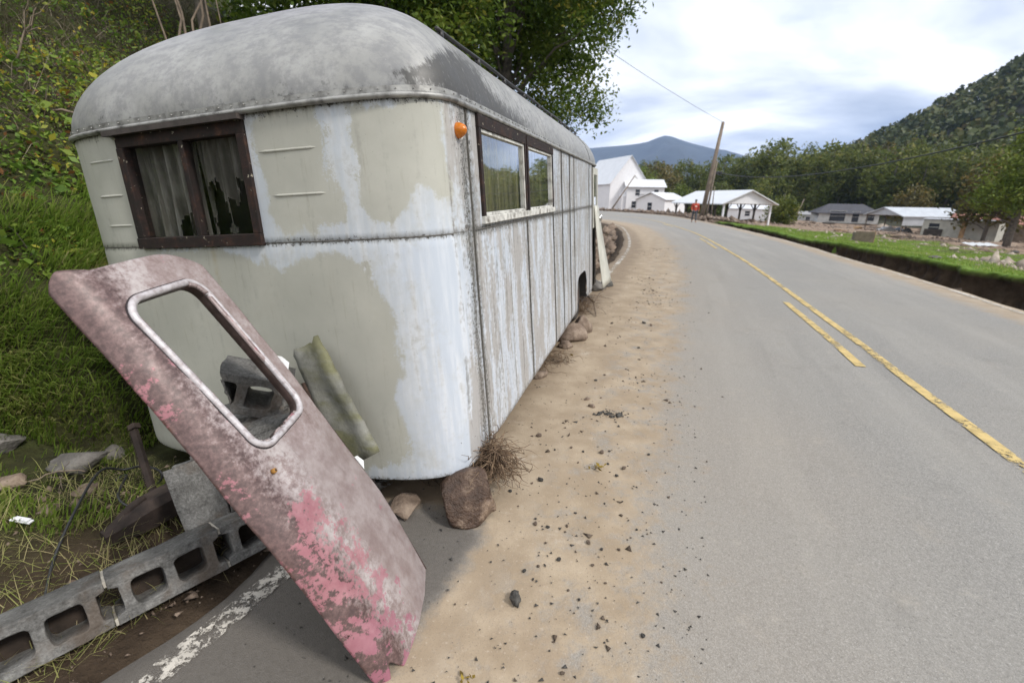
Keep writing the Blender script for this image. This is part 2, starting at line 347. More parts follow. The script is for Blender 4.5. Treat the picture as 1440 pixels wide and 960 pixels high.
# ------------------------------------------------------------------ ground sheet out to the horizon
def axis(lo, hi, fine0, fine1, st, grow=1.13):
    a = list(np.arange(fine0, fine1, st)); s = st
    while a[-1] < hi: s *= grow; a.append(a[-1] + s)
    b = []; s = st; x = fine0
    while x > lo: s *= grow; x -= s; b.append(x)
    return np.array(b[::-1] + a)
gx, gy = axis(-5200, 5200, -5, 19, .16), axis(-60, 4700, -.6, 30, .18)
GX, GY = np.meshgrid(gx, gy)
GZ = hgt(GX, GY)
gv = np.stack([GX, GY, GZ], -1).reshape(-1, 3)
gme = mesh_np('ground', gv, grid_faces(len(gy), len(gx)), True)
s_, d_ = sLeft(gv[:, 0], gv[:, 1]), dRight(gv[:, 0], gv[:, 1])
nz = fbm(gv[:, 0], gv[:, 1], .45, 4, 21)
W_G = 2.7 - 1.6 * smst(7, 24, gv[:, 1]) + (.22 * fbm(gv[:, 0], gv[:, 1], .9, 3, 8) + .1 * vnoise(gv[:, 0], gv[:, 1], 4, 9)) * (1 - .5 * smst(10, 25, gv[:, 1]))
fieldgrass = smst(.06, .2, d_ - W_G) * smst(15.5, 11.5, d_ + 2.2 * nz) * smst(44, 36, gv[:, 1] + 3 * nz)
strip = np.exp(-((d_ - 5.6 - 1.2 * nz) / .75) ** 2) * smst(17, 13, gv[:, 1])      # pale rubble strip left by the flood
attr(gme, 'turf', np.clip(fieldgrass - .9 * strip - .75 * smst(.25, .7, fbm(gv[:, 0], gv[:, 1], .3, 4, 33)) * smst(3.2, 5, d_), 0, 1)); attr(gme, 'bankside', smst(.9, 2.0, s_ + .5 * nz))
attr(gme, 'mud', smst(.3, .6, d_) * (1 - fieldgrass) * smst(260, 120, d_) * smst(-.1, .5, d_ - W_G + 2 * smst(40, 46, gv[:, 1])))
m = Mt('soil_and_turf', .95, 0, .2); wo = m.co()
soil = m.ramp(m.noise(3.5, 8, wo, .65), [(.25, (.022, .015, .010)), (.5, (.055, .038, .025)), (.75, (.10, .072, .048))])
turf = m.ramp(m.noise(4, 6, wo, .6), [(.3, (.055, .10, .012)), (.55, (.115, .19, .025)), (.75, (.17, .23, .05))])
mudc = m.ramp(m.noise(1.2, 8, wo, .65), [(.3, (.12, .085, .06)), (.5, (.23, .165, .12)), (.72, (.36, .28, .21))])
bankc = m.ramp(m.noise(5, 7, wo, .65), [(.3, (.018, .016, .008)), (.55, (.04, .042, .014)), (.75, (.06, .072, .022))])
c = m.mix(m.at('bankside'), soil, bankc); c = m.mix(m.at('mud'), c, mudc); c = m.mix(m.at('turf'), c, turf)
m.col(c); m.bump(m.ma('ADD', m.noise(7, 8, wo, .7), m.ma('MULTIPLY', m.noise(40, 4, wo), .3)), .8, .06)
ground = struct(link('ground', gme, m.m))
gy_ = np.arange(3., 40., .07); wg_ = 2.7 - 1.6 * smst(7, 24, gy_)
def wob2(y): x = xR(y) + 2 / cosR(y); return (.22 * fbm(x, y, .9, 3, 8) + .1 * vnoise(x, y, 4, 9) + .05 * vnoise(x, y, 11, 19)) * (1 - .5 * smst(10, 25, y))
rows_ = []; tw_ = []
for q, (dd, dz, tf__) in enumerate(((.55, .0, 1), (.22, .035, 1), (.02, .03, 1), (-.03, -.05, .5), (-.0, -.15, 0), (.04, -.32, 0), (-.03, -.55, 0), (-.10, -.85, 0), (-.30, -1.25, 0))):
    jit = .05 * vnoise(gy_, gy_ * 0 + q * 3.1, 5., q) + .03 * vnoise(gy_, gy_ * 0 + q * 5.7, 14., q); d2 = wg_ + wob2(gy_) + dd + (jit if q > 1 else 0); x2 = xR(gy_) + d2 / cosR(gy_); zt_ = .24 - .16 * smst(10, 26, gy_) - .085 * np.clip(d2 - 1, 0, 8) + .05 * fbm(x2, gy_, .5, 3, 2) - .05
    rows_.append(np.stack([x2, gy_, zt_ + dz + (.02 * vnoise(gy_, gy_ * 0, 9., q) if q > 1 else 0)], -1)); tw_.append(np.full(len(gy_), float(tf__)))
gw = mesh_np('gully_bank', np.array(rows_).reshape(-1, 3), grid_faces(len(rows_), len(gy_)), True); attr(gw, 'turf', np.concatenate(tw_)); attr(gw, 'bankside', np.zeros(len(gw.vertices))); attr(gw, 'mud', np.zeros(len(gw.vertices))); struct(link('gully_bank', gw, m.m))

# ------------------------------------------------------------------ the trailer
TU = np.array([0.28212, 0.95929, 0.01278]); TV = np.array([-0.95690, 0.28233, -0.06812]); TW = np.array([-0.06895, 0.00698, 0.99760]); TO = np.array([-.2379, 2.0963, .2291])
TM = Matrix(((TU[0], TV[0], TW[0], TO[0]), (TU[1], TV[1], TW[1], TO[1]), (TU[2], TV[2], TW[2], TO[2]), (0, 0, 0, 1)))
def t2w(P): P = np.asarray(P, float); return TO + P[..., :1] * TU + P[..., 1:2] * TV + P[..., 2:3] * TW
trailer = thing('travel_trailer', 'old rounded white and cream travel trailer with torn curtains stranded on the road edge', 'trailer', M=TM)
TL, TWD, HB, HS = 6.1, 2.4, 1.886, 1.281           # length, width, skirt to rail, skirt to mid seam
HWD = TWD / 2; UC = .40
def plan(kind, t, w, n=4.0):
    """point (u,v) of the wall at height w. kind 'F' front cap t=-1..1 (right..left), 'R' rear cap, 'S' right side t=u, 'L' left side t=u"""
    if kind == 'S': return t, 0.0
    if kind == 'L': return t, TWD
    D = .50 - .07 * (w / HB)
    a = t * math.pi / 2; sv = math.copysign(abs(math.sin(a)) ** (2 / n), a); cu = abs(math.cos(a)) ** (2 / n)
    if kind == 'F': return UC - D * cu, HWD + HWD * sv
    return TL - UC + .40 * cu, HWD - HWD * sv
def t_of_v(v, n=4.0):
    q = (v - HWD) / HWD; return math.copysign(math.asin(min(1, abs(q)) ** (n / 2)), q) / (math.pi / 2)
def densify(br, st):
    out = []
    for a, b in zip(br[:-1], br[1:]):
        k = max(1, int(math.ceil(abs(b - a) / st))); out += list(np.linspace(a, b, k, endpoint=False))
    return out + [br[-1]]
FW = (.9592, 1.7984, 1.285, 1.853)                 # front window: v0 v1 w0 w1
SW1, SW2 = (.553, 1.496, 1.315, 1.862), (1.545, 2.45, 1.315, 1.862)
DOOR = (5.43, 6.0, .10, 1.84)
ARCH = (3.86, 4.78, .43)
def arch(u):
    a, b, h = ARCH
    if u <= a or u >= b: return 0.0
    x = (u - (a + b) / 2) / ((b - a) / 2); return h * (1 - abs(x) ** 5) ** (1 / 2.5) * .999
def panel(name, cols, rows, mat, holes=(), ar=False, hem=True, inset=0.0, label=None):
    """a sheet of the wall: cols = [(kind,t)...], rows = heights; holes = index tests in (u,v,w)"""
    v = []; nr, ncol = len(rows), len(cols)
    for i, w in enumerate(rows):
        for j, (k, t) in enumerate(cols):
            ww = w
            if ar: a = arch(t); ww = a + (w / rows[-1]) * (rows[-1] - a) if a > 0 else w
            u_, v_ = plan(k, t, ww); v.append((u_, v_, ww))
    v = np.array(v); g = v.reshape(nr, ncol, 3)
    du = np.gradient(g, axis=1); dw = np.gradient(g, axis=0); nn = np.cross(du, dw); nn /= np.linalg.norm(nn, axis=2)[..., None] + 1e-9
    c = g[nr // 2, ncol // 2] - np.array([TL / 2, HWD, g[nr // 2, ncol // 2, 2]])
    if (nn[nr // 2, ncol // 2] @ c) < 0: nn = -nn
    # dents and oil-canning of thin sheet
    oc = .004 * np.array([fbm(p[0] * 1. + p[1], p[2], 1.3, 3, 31) for p in v]).reshape(nr, ncol)
    o = -inset + oc
    if hem:
        e = np.zeros((nr, ncol)); e[0] = e[-1] = 1; e[:, 0] = e[:, -1] = 1; o = o - .004 * e
    g = g + nn * (o[..., None] if hasattr(o, 'shape') else o)
    f = grid_faces(nr, ncol)
    if holes:
        ce = v[f].mean(1); keep = np.ones(len(f), bool)
        for (axis_, a, b, w0, w1) in holes:
            q = ce[:, 0] if axis_ == 'u' else ce[:, 1]; keep &= ~((q > a) & (q < b) & (ce[:, 2] > w0) & (ce[:, 2] < w1))
        f = f[keep]
    me = mesh_np(name, g.reshape(-1, 3), f, True)
    o = link(name, me, mat, trailer)
    if label: o['label'] = label
    return o, me, g.reshape(-1, 3)

# --- paint: cream house paint flaking off pale blue-white enamel
CREAM = [[(95, 190), (178, 190), (222, 356), (150, 368), (120, 330)],
         [(352, 172), (380, 158), (438, 142), (446, 165), (458, 180), (460, 215), (466, 255), (488, 292), (478, 312), (440, 322), (386, 330), (372, 312), (360, 240)],
         [(487, 152), (540, 142), (598, 134), (622, 150), (634, 240), (636, 280), (590, 262), (560, 300), (536, 312), (515, 300), (506, 262), (502, 215), (494, 180)],
         [(120, 345), (300, 352), (372, 356), (396, 382), (425, 368), (470, 362), (515, 372), (536, 410), (560, 440), (572, 520), (566, 580), (575, 630), (560, 650), (480, 668), (200, 640)]]
def cream_attr(me, g):
    q = PX(t2w(g)); d = np.full(len(q), -200.0)
    for P in CREAM: d = np.maximum(d, polydist(q, P))
    z = ((t2w(g) - CAM) @ FWD); attr(me, 'cream', np.clip(d * z / F_PX, -.5, .5))       # metres from the paint's edge
m = Mt('flaking_trailer_paint', .42, 0, .45); ob = m.co()
ww = m.xyz(2)
nA = m.noise(7, 8, ob, .7); nB = m.noise(28, 6, ob, .7); streak = m.noise(3.0, 6, m.co((6, 6, .55)), .65); fstreak = m.noise(9, 5, m.co((5, 5, .35)), .65)
white = m.mix(m.step(streak, .38, .68), (.50, .545, .61), (.63, .655, .695))
cream = m.mix(m.step(m.noise(2.2, 5, ob), .35, .7), (.385, .38, .332), (.46, .453, .398))
cream = m.mix(m.ma('MULTIPLY', m.step(fstreak, .55, .8), .35), cream, (.36, .335, .24))
cm = m.ma('ADD', m.at('cream'), m.ma('ADD', m.ma('MULTIPLY', m.ma('SUBTRACT', nA, .5), .16), m.ma('MULTIPLY', m.ma('SUBTRACT', m.noise(2.4, 5, ob), .5), .16)))
cm = m.ma('ADD', cm, m.ma('MULTIPLY', m.ma('SUBTRACT', streak, .5), .10))
cmask = m.step(m.ma('ADD', cm, m.ma('MULTIPLY', m.ma('SUBTRACT', m.noise(75, 5, ob, .8), .5), m.ma('MULTIPLY', m.step(m.noise(3, 3, ob), .4, .65), .22))), -.012, .018)
c = m.mix(cmask, white, cream)
# faint leftover film of cream on the white
c = m.mix(m.ma('MULTIPLY', m.step(m.ma('ADD', cm, m.ma('MULTIPLY', m.ma('SUBTRACT', nB, .5), .3)), -.28, .04), .35), c, cream)
grime = m.ma('MULTIPLY', m.step(m.ma('ADD', streak, m.ma('MULTIPLY', m.ma('SUBTRACT', nB, .5), .5)), .56, .78), .42)
c = m.mix(grime, c, (.27, .26, .23))
blot = m.step(m.ma('ADD', m.noise(4.5, 7, ob, .7), m.ma('MULTIPLY', m.ma('SUBTRACT', nB, .5), .3)), .50, .68)
c = m.mix(m.ma('MULTIPLY', blot, .30), c, (.40, .385, .33))
rust = m.ma('MULTIPLY', m.step(m.noise(2.6, 4, m.co((3, 3, .25))), .66, .76), m.step(nA, .35, .7))
c = m.mix(m.ma('MULTIPLY', rust, .5), c, (.34, .26, .12))
tp = m.ma('MULTIPLY', m.at('side'), m.step(m.ma('ADD', m.noise(2.2, 6, m.co((3.2, 1, .7)), .6), m.ma('MULTIPLY', m.ma('SUBTRACT', nB, .5), .35)), .44, .56))
c = m.mix(m.ma('MULTIPLY', tp, .8), c, (.37, .345, .32))
sg = m.ma('MULTIPLY', m.at('side'), m.step(m.ma('ADD', m.noise(2.6, 7, m.co((7, 1, .45)), .65), m.ma('MULTIPLY', m.ma('SUBTRACT', nB, .5), .35)), .52, .66))
c = m.mix(m.ma('MULTIPLY', sg, .65), c, (.15, .142, .128))
spk = m.ma('MULTIPLY', m.step(m.ma('SUBTRACT', m.noise(55, 5, ob, .8), m.ma('MULTIPLY', m.at('dirt'), .40)), .235, .185), 1.0)
c = m.mix(spk, c, (.06, .055, .05))
film = m.ma('MULTIPLY', m.step(m.ma('ADD', m.at('dirt'), m.ma('MULTIPLY', m.ma('SUBTRACT', fstreak, .5), 1.3)), .35, .95), .75)
c = m.mix(film, c, (.13, .125, .11))
m.col(c); m.rough(m.ramp(nA, [(.3, .34), (.7, .6)]))
m.bump(m.ma('ADD', m.ma('MULTIPLY', cmask, .5), m.ma('MULTIPLY', m.noise(90, 3, ob), .25)), .25, .003)
M['paint'] = m.m
SEAMU = [UC + .01, 1.52, 2.48, 2.95, 3.42, ARCH[0] - .16, 5.05, 5.40, TL - UC]
def dirt_attr(me, g, base=0.0):
    u, v, w = g[:, 0], g[:, 1], g[:, 2]; d = np.full(len(g), base)
    side = v < .03
    for s in SEAMU: d = np.maximum(d, np.where(side | (u > .2), np.exp(-np.abs(u - s) / .05), 0))
    d = np.maximum(d, .8 * np.exp(-np.abs(w - HS) / .012)); d = np.maximum(d, .85 * np.exp(-(HB - w) / .06)); d = np.maximum(d, .7 * np.exp(-w / .02))
    d = np.maximum(d, np.where((v < .35) & (u > -.05) & (u < .6), .80 * np.exp(-np.abs(u - .34) / .11), 0)); d = np.maximum(d, .26)
    d = np.maximum(d, np.where(side & (u > .5), .42, 0)); d = np.maximum(d, np.where(side & (u > 2.4), .52, 0))
    attr(me, 'dirt', d); attr(me, 'side', np.where(v < .02, 1.0, 0.0))
def do_panel(*a, **k):
    o, me, g = panel(*a, **k); cream_attr(me, g); dirt_attr(me, g); return o
tf = [t_of_v(v) for v in (FW[0], FW[1])]
fc = [('F', t) for t in densify([-.97, tf[0], tf[1], .97], .02)]
fc = [('S', UC + .01)] + [('F', t) for t in (-.999, -.99, -.98)] + fc + [('F', t) for t in (.98, .99, .999)] + [('L', UC + .01)]
do_panel('front_panel', fc, densify([HS, FW[2], FW[3], HB], .03), M['paint'], holes=[('v', FW[0], FW[1], FW[2], FW[3])], label='upper front sheet with cream paint flaking off white')
do_panel('front_panel', fc, densify([0, HS], .03), M['paint'], label='lower front sheet with cream paint flaking off white')
su = [UC + .01, 1.52, 2.48, 2.95, 3.42, 5.05, 5.40]
for a, b in zip(su[:-1], su[1:]):
    br = sorted(set([a, b] + [x for x in (SW1[0], SW1[1], SW2[0], SW2[1]) if a < x < b]))
    do_panel('side_panel', [('S', t) for t in densify(br, .05)], densify([HS, SW1[2], SW1[3], HB], .05), M['paint'], holes=[('u', *SW1), ('u', *SW2)])
    br = sorted(set([a, b] + [x for x in (ARCH[0], ARCH[0] + .002, ARCH[0] + .02, ARCH[0] + .06, ARCH[1] - .06, ARCH[1] - .02, ARCH[1] - .002, ARCH[1]) if a < x < b]))
    do_panel('side_panel', [('S', t) for t in densify(br, .05)], densify([0, HS], .05), M['paint'], ar=True)
do_panel('side_panel', [('L', t) for t in densify([UC + .01, TL - UC], .2)], densify([0, HB], .2), M['paint'])
rc_ = [('S', TL - UC)] + [('R', t) for t in densify([.999, -.999], .05)] + [('L', TL - UC)]
do_panel('rear_panel', rc_, densify([0, HB], .2), M['paint'])
do_panel('side_panel', [('S', t) for t in densify([DOOR[1] + .01, TL - UC + .0], .1)] if DOOR[1] + .02 < TL - UC else [('S', 5.70), ('S', TL - UC)], [DOOR[3], HB], M['paint'])
# --- roof: domed cap at each end, long crown between
RB, RF = .68, 1.10
def roof_ring(ph, n_side=60):
    """closed ring of the roof at angle ph (0 rail .. pi/2 crown), in trailer space"""
    c, s = math.cos(ph), math.sin(ph); hw = HWD * c + 1e-4; nn = 4.0 * c + 2.0 * (1 - c); w = HB + RB * s
    uf = (UC - .44) + (RF + .05) * (1 - c); ur = (TL) - (RF - .1) * (1 - c); df = .44 * c + .22 * s * c + .02; pts = []
    for a in np.linspace(-90, 90, 61):
        a = math.radians(a); sv = math.copysign(abs(math.sin(a)) ** (2 / nn), a); cu = abs(math.cos(a)) ** (2 / nn); pts.append((uf + df - df * cu, HWD + hw * sv, w))
    for u in np.linspace(uf + df, ur - df, 41)[1:-1]: pts.append((u, HWD + hw, w))
    for a in np.linspace(90, -90, 41):
        a = math.radians(a); sv = math.copysign(abs(math.sin(a)) ** (2 / nn), a); cu = abs(math.cos(a)) ** (2 / nn); pts.append((ur - df + df * cu, HWD + hw * sv, w))
    for u in np.linspace(ur - df, uf + df, 41)[1:-1]: pts.append((u, HWD - hw, w))
    return pts
rings = [roof_ring(p) for p in np.linspace(0, math.pi / 2 - .012, 30)]
rv = np.array(rings); nrg, nrc = rv.shape[:2]
rv = rv.reshape(-1, 3); rf = grid_faces(nrg, nrc, True)
m = Mt('weathered_roof_metal', .5, .25, .5); ob = m.co()
nA = m.noise(2.6, 7, ob, .65); nB = m.noise(30, 5, ob, .75); drip = m.noise(5, 6, m.co((5, 1.6, 1.2)), .7); dripf = m.noise(11, 5, m.co((7, 1.0, 1.0)), .7)
c = m.ramp(nA, [(.28, (.24, .24, .232)), (.5, (.325, .322, .308)), (.72, (.44, .437, .425))])
c = m.mix(m.ma('MULTIPLY', m.at('crown'), m.step(nA, .3, .6)), c, (.36, .35, .39))
c = m.mix(m.ma('MULTIPLY', m.step(m.ma('ADD', m.ma('MULTIPLY', drip, .7), m.ma('MULTIPLY', nB, .3)), .42, .60), .5), c, (.165, .165, .175))
mild = m.step(m.ma('ADD', m.at('mildew'), m.ma('ADD', m.ma('MULTIPLY', m.ma('SUBTRACT', dripf, .5), 1.5), m.ma('MULTIPLY', m.ma('SUBTRACT', nB, .5), 1.0))), .38, .85)
c = m.mix(m.ma('MULTIPLY', mild, .9), c, (.045, .043, .04))
c = m.mix(m.ma('MULTIPLY', m.step(nB, .66, .72), .35), c, (.55, .55, .55))
m.col(c); m.rough(m.ramp(nA, [(.3, .42), (.7, .65)])); m.bump(m.ma('ADD', nB, drip), .15, .004); M['roof'] = m.m
def roof_attrs(me, g):
    q = PX(t2w(g)); u, v, w = g[:, 0], g[:, 1], g[:, 2]
    d = polydist(q, [(540, 112), (590, 92), (632, 66), (668, 92), (690, 130), (745, 178), (735, 190), (660, 148), (600, 118)]) / 30
    mil = np.clip(d + .62, -.2, .95) * (v < 1.2) * (u < 2)
    mil = np.maximum(mil, .72 * np.exp(-(w - HB) / .06)); mil = np.maximum(mil, np.where((u > .9) & (v < HWD), .46 - .1 * (w - HB) / RB, .10))
    attr(me, 'mildew', mil); attr(me, 'crown', smst(HB + .3, HB + .62, w))
cu_ = rv[rf].mean(1)[:, 0]
for nm, k in (('roof_cap', cu_ < .98), ('roof_crown', (cu_ >= .98) & (cu_ < TL - 1)), ('roof_cap', cu_ >= TL - 1)):
    ff = rf[k]; idx = np.unique(ff); mp = np.full(len(rv), -1); mp[idx] = np.arange(len(idx)); vv = rv[idx].copy()
    if nm == 'roof_cap': vv[:, 2] += .006; vv[:, 1] = HWD + (vv[:, 1] - HWD) * 1.002
    me = mesh_np(nm, vv, mp[ff], True); roof_attrs(me, vv); link(nm, me, M['roof'], trailer)
# crown closing strip
top = rv.reshape(nrg, nrc, 3)[-1]
MB().box((top[:, 0].min() + .02, HWD - .025, HB + RB - .012), (top[:, 0].max() - .02, HWD + .025, HB + RB + .002)).build('crown_strip', M['roof'], trailer)
# drip rail: rolled edge with a flange and rivets
M['rail'] = simple('dirty_rail_metal', (.30, .295, .28), .5, .4, .4, 14, .3, (.09, .085, .08))
r0 = np.array(roof_ring(0)); cen = np.array([TL / 2, HWD, HB]); nrm = r0 - np.roll(r0, 1, 0); nrm = np.stack([nrm[:, 1], -nrm[:, 0], nrm[:, 2] * 0], -1); nrm /= np.linalg.norm(nrm, axis=1)[:, None] + 1e-9
sg = np.sign(((r0 - cen) * nrm).sum(1)); nrm *= sg[:, None]
MB().tube(list(r0 + nrm * .008 + [0, 0, -.004]), .013, 8, closed=True).build('drip_rail', M['rail'], trailer, True)
fl = MB(); a = r0 + nrm * .006 + [0, 0, .010]; b = r0 + nrm * .004 + [0, 0, .034]
fl.add(np.vstack([a, b]), [tuple(int(x) for x in q) for q in grid_faces(2, len(r0), True)]); fl.build('rail_flange', M['rail'], trailer, True)
seg = np.linalg.norm(np.diff(np.vstack([r0, r0[:1]]), axis=0), axis=1); cum = np.r_[0, np.cumsum(seg)]
ico = bpy.data.meshes.new('rivet'); bm = bmesh.new(); bmesh.ops.create_icosphere(bm, subdivisions=1, radius=.0038); bm.to_mesh(ico); bm.free(); ico.materials.append(M['rail'])
for s in np.arange(0, cum[-1], .075):
    i = np.searchsorted(cum, s) - 1; i = max(i, 0) % len(r0); p = r0[i] + (r0[(i + 1) % len(r0)] - r0[i]) * ((s - cum[i]) / (seg[i] + 1e-9)) + nrm[i] * .008 + np.array([0, 0, .022])
    if p[0] < 3.2 and p[1] < 2.2: link('rivet', ico, None, trailer, tuple(p))
# awning track along the roof edge
M['track'] = simple('black_track', (.035, .033, .032), .5, .4)
tr_ = [(u, .27, HB + RB * math.sqrt(1 - ((HWD - .27) / HWD) ** 2) + .035 + .004 * math.sin(u * 5)) for u in np.linspace(.75, TL - .5, 30)]
tb = MB().tube(tr_, .012, 6)
for u in np.linspace(.8, TL - .6, 9):
    z0 = HB + RB * math.sqrt(1 - ((HWD - .27) / HWD) ** 2); tb.box((u - .012, .255, z0 - .01), (u + .012, .285, z0 + .03))
tb.build('awning_track', M['track'], trailer, True)
# pressed ribs in the front sheet
def on_front(v, w, out=0.0):
    t = t_of_v(v); u_, v_ = plan('F', t, w); return (u_ - out, v_, w)
for v0, v1, w_ in ((.56, .90, 1.70), (.54, .86, 1.50), (1.86, 2.12, 1.74), (1.86, 2.10, 1.56), (1.84, 2.08, 1.40)):
    rb_ = MB().tube([on_front(v, w_ + .006 * (v - v0), -.004) for v in np.linspace(v0, v1, 9)], [.001] + [.0075] * 7 + [.001], 8).build('pressed_rib', M['paint'], trailer, True); attr(rb_.data, 'cream', np.full(len(rb_.data.vertices), .3)); attr(rb_.data, 'dirt', np.full(len(rb_.data.vertices), .3))
# thin sealed seam strips on the side
M['seam'] = simple('old_sealant', (.14, .132, .118), .8, 0, .4, 40)
for u in SEAMU[:-1]:
    z0 = .02 if not (ARCH[0] < u < ARCH[1]) else ARCH[2]
    MB().box((u - .0025, -.002, z0), (u + .0025, .012, HB - .02)).build('seam_strip', M['seam'], trailer)
MB().box((UC + .02, -.002, HS - .002), (5.42, .012, HS + .002)).build('seam_strip', M['seam'], trailer)
MB().tube([on_front(v, HS, -.006) for v in np.linspace(.02, 2.38, 60)], .0035, 6).build('seam_strip', M['seam'], trailer, True)
# floor and frame below
M['under'] = simple('dark_underbody', (.03, .027, .025), .9)
MB().box((.06, .35, .05), (TL - .1, TWD - .35, .10)).box((.42, .02, .05), (ARCH[0] - .02, .35, .10)).box((.42, TWD - .35, .05), (TL - .5, TWD - .02, .10)).build('floor', M['under'], trailer)
MB().box((.3, .55, -.06), (TL - .3, .65, .05)).box((.3, TWD - .65, -.06), (TL - .3, TWD - .55, .05)).build('chassis_rail', M['under'], trailer)
wl = MB(); aw = [(ARCH[0] + (ARCH[1] - ARCH[0]) * k / 24) for k in range(25)]
for y0, y1 in ((.015, .55),):
    vv = [(u, y0, max(arch(u), .0)) for u in aw] + [(u, y1, max(arch(u), .0)) for u in aw]; wl.add(vv, [tuple(int(x) for x in q) for q in grid_faces(2, 25)])
wl.add([(u, .55, 0) for u in aw] + [(u, .55, arch(u)) for u in aw], [tuple(int(x) for x in q) for q in grid_faces(2, 25)])
wl.build('wheel_arch', M['under'], trailer, True)
# wheel, half sunk, inside the arch
M['tyre'] = simple('muddy_tyre', (.035, .03, .026), .9, 0, .5, 9); M['rim'] = simple('rusty_rim', (.13, .075, .05), .7, .3, .5, 20)
def lathe(prof, n=28):
    v = []; f = []
    for k in range(n):
        a = 2 * math.pi * k / n
        for r, y in prof: v.append((r * math.cos(a), y, r * math.sin(a)))
    P = len(prof)
    for k in range(n):
        for i in range(P - 1): f.append((k * P + i, k * P + i + 1, ((k + 1) % n) * P + i + 1, ((k + 1) % n) * P + i))
    return v, f
wy = thing_w = link('wheel', mesh_np('wheel', *[np.array(lathe([(.19, .10), (.25, .085), (.30, .09), (.325, .12), (.325, .26), (.30, .29), (.19, .28)])[0]), lathe([(0, 0)] * 7)[1]], True), M['tyre'], trailer, loc=((ARCH[0] + ARCH[1]) / 2, 0, .08))
link('rim', mesh_np('rim', np.array(lathe([(.005, .15), (.07, .14), (.09, .17), (.15, .17), (.19, .10), (.205, .095)])[0]), lathe([(0, 0)] * 6)[1], True), M['rim'], wy)
# --- windows
m = Mt('rotten_brown_frame', .75, 0, .4); ob = m.co(); f = m.noise(12, 7, ob, .75)
c = m.ramp(f, [(.34, (.007, .006, .005)), (.54, (.020, .010, .008)), (.66, (.055, .024, .014)), (.78, (.16, .08, .04))]); c = m.mix(m.step(m.noise(34, 4, ob), .66, .72), c, (.35, .31, .24)); m.col(c); m.bump(f, .6, .006); M['frame'] = m.m
M['oldwhite'] = simple('chipped_white_sash', (.55, .54, .50), .6, 0, .3, 18, .3, (.16, .14, .12))
def glass(name, rough=.03, dirt=.25, refl=2.0):
    m = Mt(name, rough); ge = m.n('ShaderNodeNewGeometry'); dt = m.n('ShaderNodeVectorMath', operation='DOT_PRODUCT'); m.put(ge.outputs['Normal'], dt.inputs[0]); m.put(ge.outputs['Incoming'], dt.inputs[1])
    fr = m.ma('ADD', .04, m.ma('MULTIPLY', m.ma('POWER', m.ma('SUBTRACT', 1.0, m.ma('ABSOLUTE', dt.outputs['Value'])), 5.0), .96))
    g = m.n('ShaderNodeBsdfGlossy'); g.inputs['Roughness'].default_value = rough; g.inputs[0].default_value = (.95, .97, 1, 1)
    t = m.n('ShaderNodeBsdfTransparent'); t.inputs[0].default_value = (.82, .86, .84, 1); ms = m.n('ShaderNodeMixShader'); m.put(m.ma('MULTIPLY', fr, refl, True), ms.inputs[0])
    m.t.links.new(t.outputs[0], ms.inputs[1]); m.t.links.new(g.outputs[0], ms.inputs[2])
    d = m.n('ShaderNodeBsdfDiffuse'); d.inputs[0].default_value = (.30, .28, .22, 1); m2 = m.n('ShaderNodeMixShader')
    m.put(m.ma('MULTIPLY', m.step(m.noise(4, 6, m.co((9, 9, .6)), .65), .45, .8), dirt), m2.inputs[0]); m.t.links.new(ms.outputs[0], m2.inputs[1]); m.t.links.new(d.outputs[0], m2.inputs[2])
    m.t.links.new(m2.outputs[0], m.t.nodes['Material Output'].inputs[0]); return m.m
M['glass'] = glass('dirty_glass', .025, .3, 2.8); M['pane'] = glass('clean_glass', .02, .03, .8)
m = Mt('rotten_curtain', .95); st = m.noise(6, 6, m.co((1.5, 6, .5)), .6)
m.col(m.ramp(m.ma('ADD', m.ma('MULTIPLY', st, .6), m.ma('MULTIPLY', m.noise(3, 5), .4)), [(.3, (.035, .03, .027)), (.5, (.12, .102, .09)), (.7, (.34, .30, .285))])); M['curtain'] = m.m
m = Mt('yellowed_blind', .95); st = m.noise(8, 6, m.co((9, 1, .25)), .6); m.col(m.ramp(st, [(.32, (.10, .095, .05)), (.52, (.23, .21, .12)), (.72, (.42, .36, .16))])); M['blind'] = m.m
# front window: frame with hood, two panes, mullion, rotten curtains
fw = MB(); v0, v1, w0, w1 = FW
def fbar(mb, va, vb, wa, wb, o0, o1, n=8):
    """bar following the curve of the front: outer offset o1, inner o0"""
    vs_ = np.linspace(va, vb, n); k = len(mb.v)
    for v in vs_:
        for (o, w) in ((o0, wa), (o1, wa), (o1, wb), (o0, wb)): mb.v.append(tuple(on_front(float(v), w, o)))
    for i in range(n - 1):
        for q in range(4): mb.f.append((k + i * 4 + q, k + i * 4 + (q + 1) % 4, k + (i + 1) * 4 + (q + 1) % 4, k + (i + 1) * 4 + q))
    mb.f.append((k + 3, k + 2, k + 1, k)); e = k + (n - 1) * 4; mb.f.append((e, e + 1, e + 2, e + 3))
fbar(fw, v0 - .012, v1 + .012, w0 - .012, w0 + .045, -.05, .022); fbar(fw, v0 - .012, v1 + .012, w1 - .062, w1 + .002, -.05, .012)
fbar(fw, v0 - .012, v0 + .035, w0 + .045, w1 - .062, -.05, .016, 3); fbar(fw, v1 - .042, v1 + .012, w0 + .045, w1 - .062, -.05, .016, 3)
fwin = fw.build('window', M['frame'], trailer, bevel=.003)
hd = MB(); fbar(hd, v0 - .02, v1 + .05, w1 - .004, w1 + .022, -.01, .045); hd.build('hood', simple('dark_hood', (.05, .04, .036), .7, 0, .4, 20), fwin)
ml = MB(); vm = v0 + .47 * (v1 - v0); fbar(ml, vm - .016, vm + .016, w0 + .045, w1 - .062, -.035, .012, 2); ml.build('mullion', M['frame'], fwin, bevel=.003)
